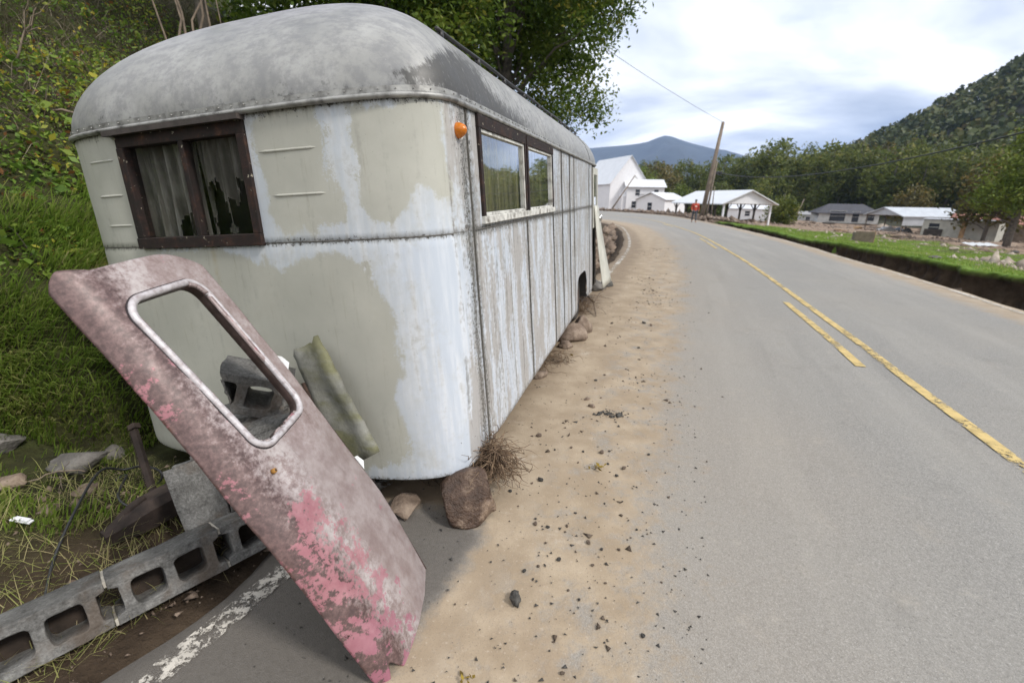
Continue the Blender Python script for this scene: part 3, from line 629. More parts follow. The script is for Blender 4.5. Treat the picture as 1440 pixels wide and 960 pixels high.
for va, vb in ((v0 + .035, vm - .016), (vm + .016, v1 - .042)):
    pn = MB(); pn.add([on_front(va, w0 + .045, -.02), on_front(vb, w0 + .045, -.02), on_front(vb, w1 - .062, -.02), on_front(va, w1 - .062, -.02)], [(0, 1, 2, 3)]); pn.build('pane', M['pane'], fwin)
def curtain(va, vb, seed, holes, name='torn_curtain', back=.075, mat=None):
    nv, nw = 70, 80; g = np.array([[(v, w) for v in np.linspace(va, vb, nv)] for w in np.linspace(w0 + .02, w1 - .03, nw)])
    V = []; t = (g[..., 0] - va) / (vb - va); h = (g[..., 1] - w0) / (w1 - w0)
    for i in range(nw):
        for j in range(nv):
            p = on_front(float(g[i, j, 0]), float(g[i, j, 1]), -back - .018 * math.sin(t[i, j] * 26 + seed + 1.5 * h[i, j]) - .012 * math.sin(t[i, j] * 61 + seed * 2)); V.append(p)
    f = grid_faces(nw, nv); tc_ = t.reshape(-1)[f].mean(1); hc = h.reshape(-1)[f].mean(1); keep = np.ones(len(f), bool)
    for (c0, rad, top) in holes:
        rag = top + .10 * vnoise(tc_ * 40, hc * 0, 1., seed) + .05 * vnoise(tc_ * 110, hc * 0, 1., seed + 3); wv = rad * (1 + .25 * vnoise(hc * 9, tc_ * 0, 1., seed + 5))
        keep &= ~((np.abs(tc_ - c0) < wv) & (hc < rag - .25 * ((tc_ - c0) / rad) ** 2))
    me = mesh_np(name, np.array(V), f[keep], True); link(name, me, mat or M['curtain'], fwin)
curtain(v0 + .01, vm, 1.3, [(.30, .26, .56), (.78, .16, .50)]); curtain(vm, v1 - .02, 4.1, [(.20, .07, .38), (.42, .06, .30)])
# side windows: dark header, peeling white sash, blinds close behind the glass
for (a, b, c0, c1) in (SW1, SW2):
    fr = MB().box((a - .012, -.016, c1 - .062), (b + .012, .04, c1 + .004)).box((a - .012, -.016, c0 + .03), (a + .024, .04, c1 - .062)).box((b - .022, -.014, c0 + .03), (b + .010, .04, c1 - .062))
    wf = fr.build('window', M['frame'], trailer, bevel=.003)
    MB().box((a - .014, -.022, c0 - .012), (b + .012, .04, c0 + .03)).build('sill', M['oldwhite'], wf, bevel=.004)
    MB().box((a + .024, -.006, c1 - .080), (b - .022, .03, c1 - .062)).box((b - .044, -.006, c0 + .03), (b - .022, .03, c1 - .080)).box((a + .024, -.006, c0 + .03), (b - .044, .03, c0 + .048)).build('sash', M['oldwhite'], wf, bevel=.002)
    MB().add([(a + .024, .012, c0 + .048), (b - .044, .012, c0 + .048), (b - .044, .012, c1 - .080), (a + .024, .012, c1 - .080)], [(0, 1, 2, 3)]).build('pane', M['glass'], wf)
    uu = np.linspace(a + .02, b - .02, 60); V = np.array([[(u, .055 + .012 * math.sin(u * 55), w) for u in uu] for w in (c0 + .02, c1 - .05)]).reshape(-1, 3)
    link('curtain', mesh_np('curtain', V, grid_faces(2, 60), True), M['blind'], wf)
# marker lights
M['amber'] = Mt('amber_lens', .15).col((.75, .22, .015)).m; M['amber'].node_tree.nodes['Principled BSDF'].inputs['Transmission Weight'].default_value = .25
def marker(u, w, nrm):
    x = Matrix.Translation((u[0], u[1], w)) @ Vector(nrm).to_track_quat('Z', 'Y').to_matrix().to_4x4()
    e = link('marker_light', MB().tube([(0, 0, -.005), (0, 0, .006)], [.048, .046], 20).build('tmp', M['oldwhite']).data, None, trailer); e.matrix_local = x
    bpy.data.objects.remove(bpy.data.objects['tmp'])
    prof = [(.036, .004), (.037, .012), (.032, .032), (.024, .052), (.012, .064), (.001, .067)]
    v = [(r * math.cos(2 * math.pi * k / 20) * (1 + .02 * (k % 2)), r * math.sin(2 * math.pi * k / 20) * (1 + .02 * (k % 2)), z) for r, z in prof for k in range(20)]
    link('lens', mesh_np('lens', np.array(v), grid_faces(len(prof), 20, True), True), M['amber'], e)
marker((.30, .012), 1.755, (-.45, -.9, 0)); marker((TL - .10, .10), 1.70, (.3, -1, 0))
# door at the far end: narrow leaf with a window, lower skin torn loose and leaning out
M['doorskin'] = simple('cream_door_skin', (.50, .49, .43), .5, 0, .2, 4, .1)
a, b, c0, c1 = DOOR
dr = MB().box((a, -.014, .95), (a + .08, .02, c1)).box((b - .08, -.014, .95), (b, .02, c1)).box((a + .08, -.014, c1 - .10), (b - .08, .02, c1)).box((a + .08, -.014, .95), (b - .08, .02, 1.28)).build('door', M['doorskin'], trailer, bevel=.004)
MB().add([(a + .08, .0, 1.28), (b - .08, .0, 1.28), (b - .08, .0, c1 - .1), (a + .08, .0, c1 - .1)], [(0, 1, 2, 3)]).build('pane', M['glass'], dr)
MB().tube([(b - .05, -.02, 1.08), (b - .05, -.07, 1.08)], .018, 10).tube([(b - .05, -.07, 1.03), (b - .05, -.075, 1.13)], .016, 8).build('handle', simple('chrome_handle', (.6, .6, .6), .2, 1, .1), dr, True)
sk = MB(); n = 14
for i in range(n + 1):
    k = i / n; w = 1.27 - 1.29 * k; o = -.02 - .13 * k ** 1.3
    sk.v += [(a + .06 + .06 * k, o, w), (b + .0 + .24 * k, o - .07 * k, w)]
sk.f = [tuple(int(x) for x in q) for q in grid_faces(n + 1, 2)]
so_ = sk.build('loose_door_skin', M['doorskin'], trailer, True); md = so_.modifiers.new('t', 'SOLIDIFY'); md.thickness = .008; so_['label'] = 'lower door skin torn loose and leaning outward'
MB().box((a - .01, .02, 0), (b + .01, .03, c1)).build('door_recess', M['under'], trailer)

# ------------------------------------------------------------------ van door leaning in front of the trailer
B3 = G(591, 930, .0); RCn = G(609, 800, .0); T2 = AT(293, 372, 1.83)
e1 = RCn - B3; e1 /= np.linalg.norm(e1); en = np.cross(e1, T2 - B3); en /= np.linalg.norm(en); e2 = np.cross(en, e1)
DM = Matrix(((e1[0], e2[0], en[0], B3[0]), (e1[1], e2[1], en[1], B3[1]), (e1[2], e2[2], en[2], B3[2]), (0, 0, 0, 1)))
vdoor = thing('van_door', 'rusty faded pink van door with empty window frame leaning by the trailer', 'van door', M=DM)
def door_x(y): return np.interp(y, [0, .41, 1.02, 1.32, 1.66], [.455, .515, .493, .480, .450])       # right edge
FLK = .110                                                                                            # developed width of the rolled left flank
def door_pt(a, y):
    """a: developed distance across from the face's left limit (negative = rolled flank), y up the door"""
    sh = .07 + .095 * y
    crown = -.030 * ((a - .3) / .3) ** 2 - .02 * ((y - .85) / .85) ** 2
    if a >= 0: return (a + sh - .07, y, crown)
    r = .10; th = min(-a / r, 1.2); ex = max(0, -a - 1.2 * r)
    return (sh - .07 - r * math.sin(th) - ex * math.cos(1.2), y, crown - r * (1 - math.cos(th)) - ex * math.sin(1.2))
WX0, WX1, WY0, WY1, WR = .145, .475, .985, 1.60, .06
def wsd(a, y):
    """signed distance to the rounded window (negative inside)"""
    qx = abs(a + .085 * y - (WX0 + WX1) / 2) - (WX1 - WX0) / 2 + WR; qy = abs(y - (WY0 + WY1) / 2) - (WY1 - WY0) / 2 + WR
    return math.hypot(max(qx, 0), max(qy, 0)) + min(max(qx, qy), 0) - WR
def top_y(a): return 1.735 - .09 * max(0, (a - .22) / .26) ** 2.2  + .03 * min(1, max(0, -a / .07)) - .05 * max(0, (-a - .06) / .05) ** 2
na, ny = 92, 210
V = np.zeros((ny, na, 3)); A = np.zeros((ny, na)); Yg = np.zeros((ny, na))
for i in range(ny):
    for j in range(na):
        a01 = j / (na - 1); y01 = i / (ny - 1)
        a = -FLK + a01 * (FLK + .6); y = y01 * top_y(a)
        ar_ = door_x(y); a = -FLK + a01 * (FLK + ar_)
        bot = 0.0
        if a < .0: bot = .10 * max(0, 1 - abs(a + .045) / .045) + .03 * (a < -.09)     # notch in the bottom edge
        y = bot + (y01) * (top_y(a) - bot)
        V[i, j] = door_pt(a, y); A[i, j] = a; Yg[i, j] = y
V[..., 2] += .004 * fbm(A * 1., Yg, 3.5, 3, 40) - .012 * np.exp(-(((A - .06) / .05) ** 2 + ((Yg - .86) / .08) ** 2))
sd = np.vectorize(wsd)(A, Yg)
# snap the grid onto the rounded window outline
f = grid_faces(ny, na); sdf = sd.reshape(-1)[f].max(1); keep = sdf > .002
Vf = V.reshape(-1, 3).copy(); Af, Yf = A.reshape(-1), Yg.reshape(-1)
bm_ = np.unique(f[keep]); near = bm_[np.abs(sd.reshape(-1)[bm_]) < .012]
for k in near:
    a, y = Af[k], Yf[k]; ex = (wsd(a + .001, y) - wsd(a - .001, y)) / .002; ey = (wsd(a, y + .001) - wsd(a, y - .001)) / .002; L_ = math.hypot(ex, ey) + 1e-9
    q = wsd(a, y); Vf[k] = np.array(door_pt(a - ex / L_ * q, y - ey / L_ * q))
dme = mesh_np('door_skin', Vf, f[keep], True)
attr(dme, 'da', Af); attr(dme, 'dy', Yf); attr(dme, 'edge', np.clip(1 - np.abs(sd.reshape(-1)) / .07, 0, 1))
m = Mt('rusted_pink_paint', .5, .15, .5); ob = m.co()
n1_ = m.noise(9, 8, ob, .7); n2_ = m.noise(45, 6, ob, .75); n3_ = m.noise(3.2, 5, ob, .6); strk = m.noise(5, 6, m.co((7, 1.3, 7)), .6)
da, dy = m.at('da'), m.at('dy')
base = m.ramp(m.ma('ADD', m.ma('MULTIPLY', n1_, .5), m.ma('MULTIPLY', n2_, .5)), [(.34, (.19, .13, .122)), (.48, (.30, .235, .226)), (.64, (.44, .385, .38))])
lower = m.step(m.ma('ADD', dy, m.ma('MULTIPLY', m.ma('SUBTRACT', n3_, .5), .5)), 1.0, .75)
base = m.mix(m.ma('MULTIPLY', lower, .75), base, m.mix(m.step(n1_, .35, .65), (.235, .18, .170), (.33, .28, .268)))
# dark rust band along the bend, with the flank's shading painted into it
band = m.ma('MULTIPLY', m.step(m.ma('ADD', da, m.ma('ADD', m.ma('MULTIPLY', m.ma('SUBTRACT', n2_, .5), .30), m.ma('MULTIPLY', m.ma('SUBTRACT', n1_, .5), .15))), .075, -.035), 1.0)
base = m.mix(m.ma('MULTIPLY', band, .92), base, m.mix(m.step(n2_, .35, .65), (.06, .034, .032), (.15, .088, .082)))
hl = m.ma('MULTIPLY', m.ma('MULTIPLY', m.step(da, .03, .09), m.step(da, .22, .10)), m.step(m.ma('ADD', n2_, m.ma('MULTIPLY', m.ma('SUBTRACT', n1_, .5), .8)), .38, .62)); base = m.mix(m.ma('MULTIPLY', hl, .55), base, (.54, .50, .49))  # highlight along the ridge of the bend, painted into the base colour
edgeR = m.step(m.ma('ADD', da, m.ma('MULTIPLY', m.ma('SUBTRACT', n1_, .5), .12)), -.10, -.16)
base = m.mix(m.ma('MULTIPLY', edgeR, .8), base, (.17, .075, .04))
# pink paint left in flakes: low left, by the lock, round the window
pk = m.ma('MULTIPLY', m.step(da, .34, .08), m.step(dy, 1.0, .70))
pk = m.ma('MAXIMUM', pk, m.ma('MULTIPLY', m.at('edge'), .72)); pk = m.ma('MAXIMUM', pk, m.ma('MULTIPLY', m.step(da, .0, -.1), .70)); pk = m.ma('MAXIMUM', pk, .32)
pf = m.ma('ADD', m.ma('MULTIPLY', m.noise(7.5, 4, ob, .6), .36), m.ma('ADD', m.ma('MULTIPLY', m.noise(16, 7, ob, .75), .42), m.ma('MULTIPLY', n2_, .30)))
pmask = m.step(m.ma('ADD', pf, m.ma('MULTIPLY', pk, .17)), .70, .715)
pink = m.mix(m.step(n1_, .35, .7), (.34, .13, .155), (.43, .21, .23)); pink = m.mix(m.ma('MULTIPLY', m.step(dy, .45, .05), .6), pink, (.28, .09, .15))
base = m.mix(m.ma('MULTIPLY', pmask, .80), base, pink)
base = m.mix(m.ma('MULTIPLY', m.step(strk, .62, .72), .3), base, (.10, .07, .06))
m.col(base); m.rough(m.ramp(n1_, [(.3, .34), (.7, .62)])); m.bump(m.ma('ADD', n2_, m.ma('MULTIPLY', pmask, -.6)), .25, .003); M['pinkrust'] = m.m
dsk = link('door_skin', dme, M['pinkrust'], vdoor); sm = dsk.modifiers.new('t', 'SOLIDIFY'); sm.thickness = .012; sm.offset = -1
# window trim tube and inner jamb
M['trim'] = simple('dull_trim', (.50, .47, .48), .55, .25, .2, 40, .3, (.30, .25, .25)); M['jamb'] = simple('brown_primer_jamb', (.085, .055, .05), .6, .1, .5, 14, .3)
def wout(o, n=16):
    P = []; x0, x1, y0, y1 = WX0 - o, WX1 + o, WY0 - o, WY1 + o; r = WR + o
    for cx_, cy_, a0 in ((x1 - r, y1 - r, 0), (x0 + r, y1 - r, 90), (x0 + r, y0 + r, 180), (x1 - r, y0 + r, 270)):
        for k in range(n): a = math.radians(a0 + 90 * k / (n - 1)); P.append((cx_ + r * math.cos(a), cy_ + r * math.sin(a)))
    out = []
    for (a, b) in zip(P, P[1:] + P[:1]):
        k = max(1, int(math.hypot(b[0] - a[0], b[1] - a[1]) / .05))
        for t in range(k): out.append((a[0] + (b[0] - a[0]) * t / k, a[1] + (b[1] - a[1]) * t / k))
    return out
def ring(o, z): return [np.array(door_pt(a - .085 * y, y)) + np.array([0, 0, z]) for a, y in wout(o)]
tm = MB().tube(ring(.008, .002), .0125, 10, closed=True).build('window_trim', M['trim'], vdoor, True); tm.scale = (1, 1, 1)
MB().tube(ring(.020, .0), .004, 6, closed=True).build('rubber_gasket', simple('perished_rubber', (.02, .014, .016), .8), vdoor, True)
a_, b_, c_ = ring(-.002, -.004), ring(-.003, -.038), ring(.03, -.042); k = len(a_)
jb = MB(); jb.add(a_ + b_ + c_, [tuple(int(x) for x in q) for q in grid_faces(3, k, True)]); jb.build('window_jamb', M['jamb'], vdoor, True)
# folded edges and inner frame at the back
ef = MB(); pr = [np.array(door_pt(float(door_x(y)), y)) for y in np.linspace(.0, 1.62, 24)]
ef.add([p for p in pr] + [p + np.array([-.002, 0, -.05]) for p in pr] + [p + np.array([-.07, 0, -.052]) for p in pr], [tuple(int(x) for x in q) for q in grid_faces(3, 24)])
ef.build('folded_edge', M['jamb'], vdoor, True)
iv = MB().box((.08, .10, -.13), (.46, .86, -.11)); iv.build('inner_panel', M['jamb'], vdoor, bevel=.004)
lk = np.array(door_pt(.05, .90)); rl = MB().tube([lk + [0, 0, -.01], lk + [0, 0, .003]], [.010, .008], 14); rl.build('lock_hole', simple('orange_rust', (.33, .16, .03), .8, 0, .4, 60), vdoor, True)
MB().tube([lk + [0, 0, .0], lk + [0, 0, .0040]], [.004, .004], 8).build('keyway', M['under'], vdoor, True)
for y in (1.16, .60):
    x = float(door_x(y)); p = np.array(door_pt(x, y))
    MB().add([p + [-.004, -.03, .004], p + [.045, -.01, .0], p + [.035, .03, -.004], p + [-.004, .045, .004]], [(0, 1, 2, 3)]).build('white_tab', simple('white_sticker', (.7, .7, .7), .6, 0, .1), vdoor)

# ------------------------------------------------------------------ concrete blocks
m = Mt('concrete', .95, 0, .2); ob = m.co(); n1_ = m.noise(8, 7, ob, .7); n2_ = m.noise(90, 4, ob, .7)
c = m.ramp(m.ma('ADD', m.ma('MULTIPLY', n1_, .6), m.ma('MULTIPLY', n2_, .4)), [(.34, (.05, .048, .045)), (.5, (.145, .141, .134)), (.66, (.29, .284, .27))]); c = m.mix(m.ma('MULTIPLY', m.step(m.noise(5, 6, ob), .48, .66), .65), c, (.11, .08, .058))
m.col(c); m.bump(m.ma('ADD', n2_, m.ma('MULTIPLY', n1_, .6)), .9, .008); M['concrete'] = m.m
M['mortar'] = simple('pale_mortar', (.38, .35, .30), .95, 0, .3, 30, .6)
def rrect(x0, x1, z0, z1, r, n=5, bow=0.0):
    P = []
    for cx_, cz_, a0 in ((x1 - r, z1 - r, 0), (x0 + r, z1 - r, 90), (x0 + r, z0 + r, 180), (x1 - r, z0 + r, 270)):
        for k in range(n): a = math.radians(a0 + 90 * k / (n - 1)); P.append((cx_ + r * math.cos(a), cz_ + r * math.sin(a)))
    return P
def fill2d(loops, depth, bevel=.003):
    """flat outline with holes, extruded: a curve turned into a mesh"""
    cu = bpy.data.curves.new('c', 'CURVE'); cu.dimensions = '2D'; cu.fill_mode = 'BOTH'; cu.extrude = depth / 2; cu.bevel_depth = bevel; cu.bevel_resolution = 1; cu.offset = -bevel
    for lp in loops:
        sp = cu.splines.new('POLY'); sp.points.add(len(lp) - 1); sp.use_cyclic_u = True
        for p, q in zip(sp.points, lp): p.co = (q[0], q[1], 0, 1)
    o = bpy.data.objects.new('c', cu); COL.objects.link(o); me = bpy.data.meshes.new_from_object(o.evaluated_get(bpy.context.evaluated_depsgraph_get()))
    bpy.data.objects.remove(o); bpy.data.curves.remove(cu); return me
def block_mesh(name, L_=.39, H_=.19, W_=.19, broken=None, seed=0):
    """hollow block lying on its side: length x, face height z, hole depth y; two cores, half cores at both ends"""
    e = .028; out = [(0, 0), (L_, 0), (L_, .036), (L_ - e, .046), (L_ - e, H_ - .046), (L_, H_ - .036), (L_, H_), (0, H_), (0, H_ - .036), (e, H_ - .046), (e, .046), (0, .036)]
    me = fill2d([out, rrect(.066, .175, .040, H_ - .040, .022), rrect(L_ - .175, L_ - .066, .040, H_ - .040, .022)], W_, .004)
    bm = bmesh.new(); bm.from_mesh(me); bmesh.ops.remove_doubles(bm, verts=bm.verts, dist=.0005)
    for v in bm.verts: v.co = Vector((v.co.x, W_ / 2 - v.co.z, v.co.y))
    bmesh.ops.recalc_face_normals(bm, faces=bm.faces)
    bmesh.ops.triangulate(bm, faces=bm.faces)
    for _ in range(2): bmesh.ops.subdivide_edges(bm, edges=[e_ for e_ in bm.edges if e_.calc_length() > .035], cuts=1)
    bmesh.ops.triangulate(bm, faces=bm.faces)
    if broken:
        for v in bm.verts:                                    # broken edge: pull everything past the break back onto it
            b = broken(v.co) + .016 * mnoise.noise(v.co * 38 + Vector((seed, 0, 0)))
            if v.co.x > b: v.co.x = b + .15 * (v.co.x - b) * abs(mnoise.noise(v.co * 60))
    for v in bm.verts: v.co += Vector(mnoise.noise_vector(v.co * 22 + Vector((seed * 3, 0, 0)))) * .0055
    bm.to_mesh(me); bm.free(); me.name = name; return me
M['soilfill'] = simple('packed_dark_mud', (.035, .024, .017), .95, 0, .5, 12, .8)
bmes = [block_mesh('block', seed=k) for k in range(3)]
P1, P2 = G(172, 889, .0), G(336, 799, .02); bx = P2 - P1; bx /= np.linalg.norm(bx)
tl = math.radians(19); up_ = np.array([0, 0, 1.]); back = np.cross(up_, bx); back /= np.linalg.norm(back)
if back @ np.array([-1, 1, 0]) < 0: back = -back
bz = math.cos(tl) * up_ + math.sin(tl) * back; by = math.cos(tl) * back - math.sin(tl) * up_
O = P1 - bx * .40 * 2 + by * .0 + up_ * .055
SM = Matrix(((bx[0], by[0], bz[0], O[0]), (bx[1], by[1], bz[1], O[1]), (bx[2], by[2], bz[2], O[2]), (0, 0, 0, 1)))
strip_ = thing('block_wall_piece', 'grey strip of mortared hollow concrete blocks lying across the verge below the van door', 'concrete blocks', M=SM)
for k in range(5):
    b = link('block', bmes[k % 3], M['concrete'], strip_, loc=(k * .40, 0, .003 * (k % 2)))
    MB().box((.03, .125, .03), (.36, .182, .16)).build('packed_mud', M['soilfill'], strip_, loc=(k * .40, 0, 0))
    if k: MB().box((k * .40 - .0105, .004, .0), (k * .40 + .0005, .185, .028)).box((k * .40 - .0105, .004, .162), (k * .40 + .0005, .185, .188)).build('mortar_joint', M['mortar'], strip_, bevel=.002)
def place_block(me, p, ex, ez, label, nm='loose_block'):
    ex = np.array(ex, float); ex /= np.linalg.norm(ex); ez = np.array(ez, float); ez -= ex * (ez @ ex); ez /= np.linalg.norm(ez); ey = np.cross(ez, ex)
    o = link(nm, me, M['concrete'], None, M=Matrix(((ex[0], ey[0], ez[0], p[0]), (ex[1], ey[1], ez[1], p[1]), (ex[2], ey[2], ez[2], p[2]), (0, 0, 0, 1)))); return tag(o, label, 'concrete block')
def GT(x, y, lo=1.2, hi=60.):
    """where the sight line of a pixel meets the terrain or road"""
    r = ray(x, y); t = np.concatenate([np.arange(lo, 12, .01), np.arange(12, max(hi, 320.), .15)]); P = CAM + r * t[:, None]
    h = np.where((sLeft(P[:, 0], P[:, 1]) < .25) & (dRight(P[:, 0], P[:, 1]) < .1), 0, hgt(P[:, 0], P[:, 1])); k = np.argmax(P[:, 2] <= h); return P[k]
def hz(x, y): return float(hgt(np.array([x]), np.array([y]))[0])

place_block(block_mesh('loose_block', seed=11), (-1.42, 2.02, .03), (-.32, .22, .88), (.35, -.75, .25), 'whole hollow concrete block standing on end behind the van door edge')
place_block(block_mesh('loose_block', seed=13), (-1.50, 2.02, .02), (.05, .05, .95), (.6, .5, .0), 'hollow concrete block propped upright between van door and trailer')
place_block(block_mesh('loose_block', seed=14), (-1.55, 1.93, .42), (.85, .30, .10), (-.1, -.1, .95), 'hollow concrete block lying flat under the broken ones behind the van door')
def by_center(me, c, ex, ez, label, k=(.14, .09, .095)):
    ex = np.array(ex, float); ex /= np.linalg.norm(ex); ez = np.array(ez, float); ez -= ex * (ez @ ex); ez /= np.linalg.norm(ez); ey = np.cross(ez, ex)
    place_block(me, np.array(c) - ex * k[0] - ey * k[1] - ez * k[2], ex, ez, label, 'broken_block')
by_center(block_mesh('broken_block', seed=17, broken=lambda c: .25 + .5 * (c.z - .1)), AT(362, 545, 2.14), (-.72, -.30, .30), (.30, .05, .9), 'broken concrete block with dark open core seen through the empty van door window')
by_center(block_mesh('broken_block', seed=23, broken=lambda c: .2 - .4 * (c.z - .1)), AT(382, 612, 2.06), (-.30, .25, .80), (.35, -.85, .35), 'pale chipped concrete block end in the lower corner of the van door window')

# ------------------------------------------------------------------ mossy channel sheet leaning on the trailer
M['moss'] = Mt('mossy_fibre_sheet', .9); m = M['moss']; f1 = m.noise(7, 7, None, .7); m.col(m.mix(m.step(m.noise(3, 5, m.co((1, 1, 3))), .4, .62), m.ramp(f1, [(.3, (.10, .10, .085)), (.7, (.27, .265, .235))]), m.ramp(f1, [(.3, (.07, .07, .038)), (.7, (.185, .18, .10))]))); m.bump(m.noise(60, 4), .5, .005); M['moss'] = m.m
pb, pt_ = AT(508, 648, 2.25), AT(430, 486, 2.29); ax = pt_ - pb; ln = np.linalg.norm(ax); ax /= ln
sx = np.array([.9, -.25, 0.4]); sx -= ax * (sx @ ax); sx /= np.linalg.norm(sx); sn = np.cross(ax, sx); sn = sn if sn[1] < 0 else -sn
ms_ = MB(); prof = [(-.12, .0), (-.11, .012), (-.075, .016), (-.05, .006), (.0, .0), (.045, .003), (.075, .014), (.105, .012), (.12, -.006)]
for k in range(16):
    q = k / 15; wd_ = 1.0 - .25 * q + .03 * math.sin(k * 2.1); o = pb + ax * ln * q
    for (a, b) in prof: ms_.v.append(tuple(o + sx * a * wd_ + sn * (b + .004 * math.sin(q * 9 + a * 30)) + ax * (.015 * math.sin(a * 70) * (q > .98))))
ms_.f = [tuple(int(x) for x in q) for q in grid_faces(16, len(prof))]
sh_ = thing('channel_sheet', 'mossy grey green channelled sheet leaning on the trailer front beside the van door', 'sheet', loc=pb)
MT = Matrix.Translation(Vector(pb)).inverted()
o = ms_.build('sheet', M['moss'], sh_, True); o.matrix_local = MT; o.modifiers.new('t', 'SOLIDIFY').thickness = .007
o = MB().tube([pb - sx * .10 + sn * .02 + ax * .06, pb - sx * .10 + sn * .02 + ax * (ln - .16)], .011, 8).build('rod', simple('rusty_rod', (.06, .035, .025), .8, .2, .5, 25), sh_, True); o.matrix_local = MT

# ------------------------------------------------------------------ rusty jack, coupler, cable on the verge
M['rusty'] = simple('dark_rust', (.038, .026, .021), .8, .3, .5, 16, .5); M['blackrub'] = simple('black_rubber', (.018, .018, .019), .5, 0, .3, 20, .1)
jb_ = GT(222, 712); jt_ = AT(187, 600, np.dot(jb_ - CAM, FWD) + .12)
jk = thing('toothed_jack', 'rusty toothed jack bar standing in the grass by the trailer corner', 'jack', loc=jb_)
jax = jt_ - jb_; jl = np.linalg.norm(jax); jax /= jl; js = np.cross(jax, FWD); js /= np.linalg.norm(js); jf = np.cross(js, jax)
def jbox(lo, hi):
    mb = MB(); mb.box(lo, hi); mb.v = [tuple(js * p[0] + jf * p[1] + jax * p[2]) for p in mb.v]; return mb
jbox((-.016, -.012, -.05), (.016, .012, jl)).build('bar', M['rusty'], jk, bevel=.002)
tt_ = MB()
for k in range(int(jl / .0125) - 3):
    z = .03 + k * .0125; q = jbox((.016, -.010, z), (.026, .010, z + .006)); tt_.add(q.v, q.f)
tt_.build('teeth', M['rusty'], jk)
jbox((-.03, -.025, jl - .02), (.012, .02, jl + .012)).build('cap', M['rusty'], jk, bevel=.004)
mb = MB().box((-.09, -.07, -.05), (.09, .07, .02)); mb.box((-.05, -.04, .02), (.05, .04, .07)); mb.build('foot', M['rusty'], jk, bevel=.008)
ca, cb = GT(150, 768) + [0, 0, .03], GT(292, 705) + [0, 0, .10]
cp = thing('tow_coupler', 'dark rusted pressed steel tow coupler lying behind the concrete blocks', 'coupler', loc=ca)
d = cb - ca; L_ = np.linalg.norm(d); d /= L_; nx = np.array([d[1], -d[0], 0]); nx /= np.linalg.norm(nx); nz_ = np.cross(nx, d)
mb = MB(); sec = []
for k in range(11):
    q = k / 10; w_ = .035 + .05 * smst(0, .35, q) - .02 * smst(.7, 1, q); h_ = .05 + .06 * smst(0, .4, q); o = d * L_ * q
    for (a, b) in ((-w_, -.02), (-w_ * .95, h_ * .7), (-w_ * .5, h_), (w_ * .5, h_), (w_ * .95, h_ * .7), (w_, -.02)): mb.v.append(tuple(o + nx * a + nz_ * b))
mb.f = [tuple(int(x) for x in q) for q in grid_faces(11, 6)] + [(0, 1, 2, 3, 4, 5), tuple(60 + k for k in (5, 4, 3, 2, 1, 0))]
mb.build('body', M['rusty'], cp, bevel=.0)
o = d * L_ * .22; MB().tube([o + nz_ * .05 + nx * .0, o + nz_ * .10 + d * .03, o + nz_ * .115 + d * .10], [.02, .02, .014], 10).build('latch', M['rusty'], cp, True)
ln_c = [GT(60, 868) + [0, 0, .01], GT(80, 800) + [0, 0, .05], GT(115, 735) + [0, 0, .09], GT(150, 690) + [0, 0, .13]]
lp = [AT(x, y, 2.62) for x, y in ((175, 660), (200, 655), (225, 662), (226, 675), (205, 690), (180, 694), (163, 688), (162, 676), (178, 668))]
cbl = catmull(np.array(ln_c + lp + [GT(170, 712) + [0, 0, .06], GT(200, 724) + [0, 0, .06], GT(285, 706) + [0, 0, .12]]), .015)
tag(MB().tube(list(cbl), .0065, 7).build('black_cable', M['blackrub'], None, True), 'black cable looped around the jack and trailing over the grass', 'cable')
lt = GT(35, 745) + [0, 0, .05]
tag(MB().box((-.045, -.012, 0), (.045, .014, .008), Matrix.Rotation(.2, 4, 'Y')).box((-.03, -.010, .008), (.035, .012, .016), Matrix.Rotation(.2, 4, 'Y')).build('plastic_litter', simple('white_plastic', (.7, .7, .72), .4, 0, .1), None, bevel=.002, loc=tuple(lt)), 'crushed white plastic scrap in the grass of the verge', 'litter')

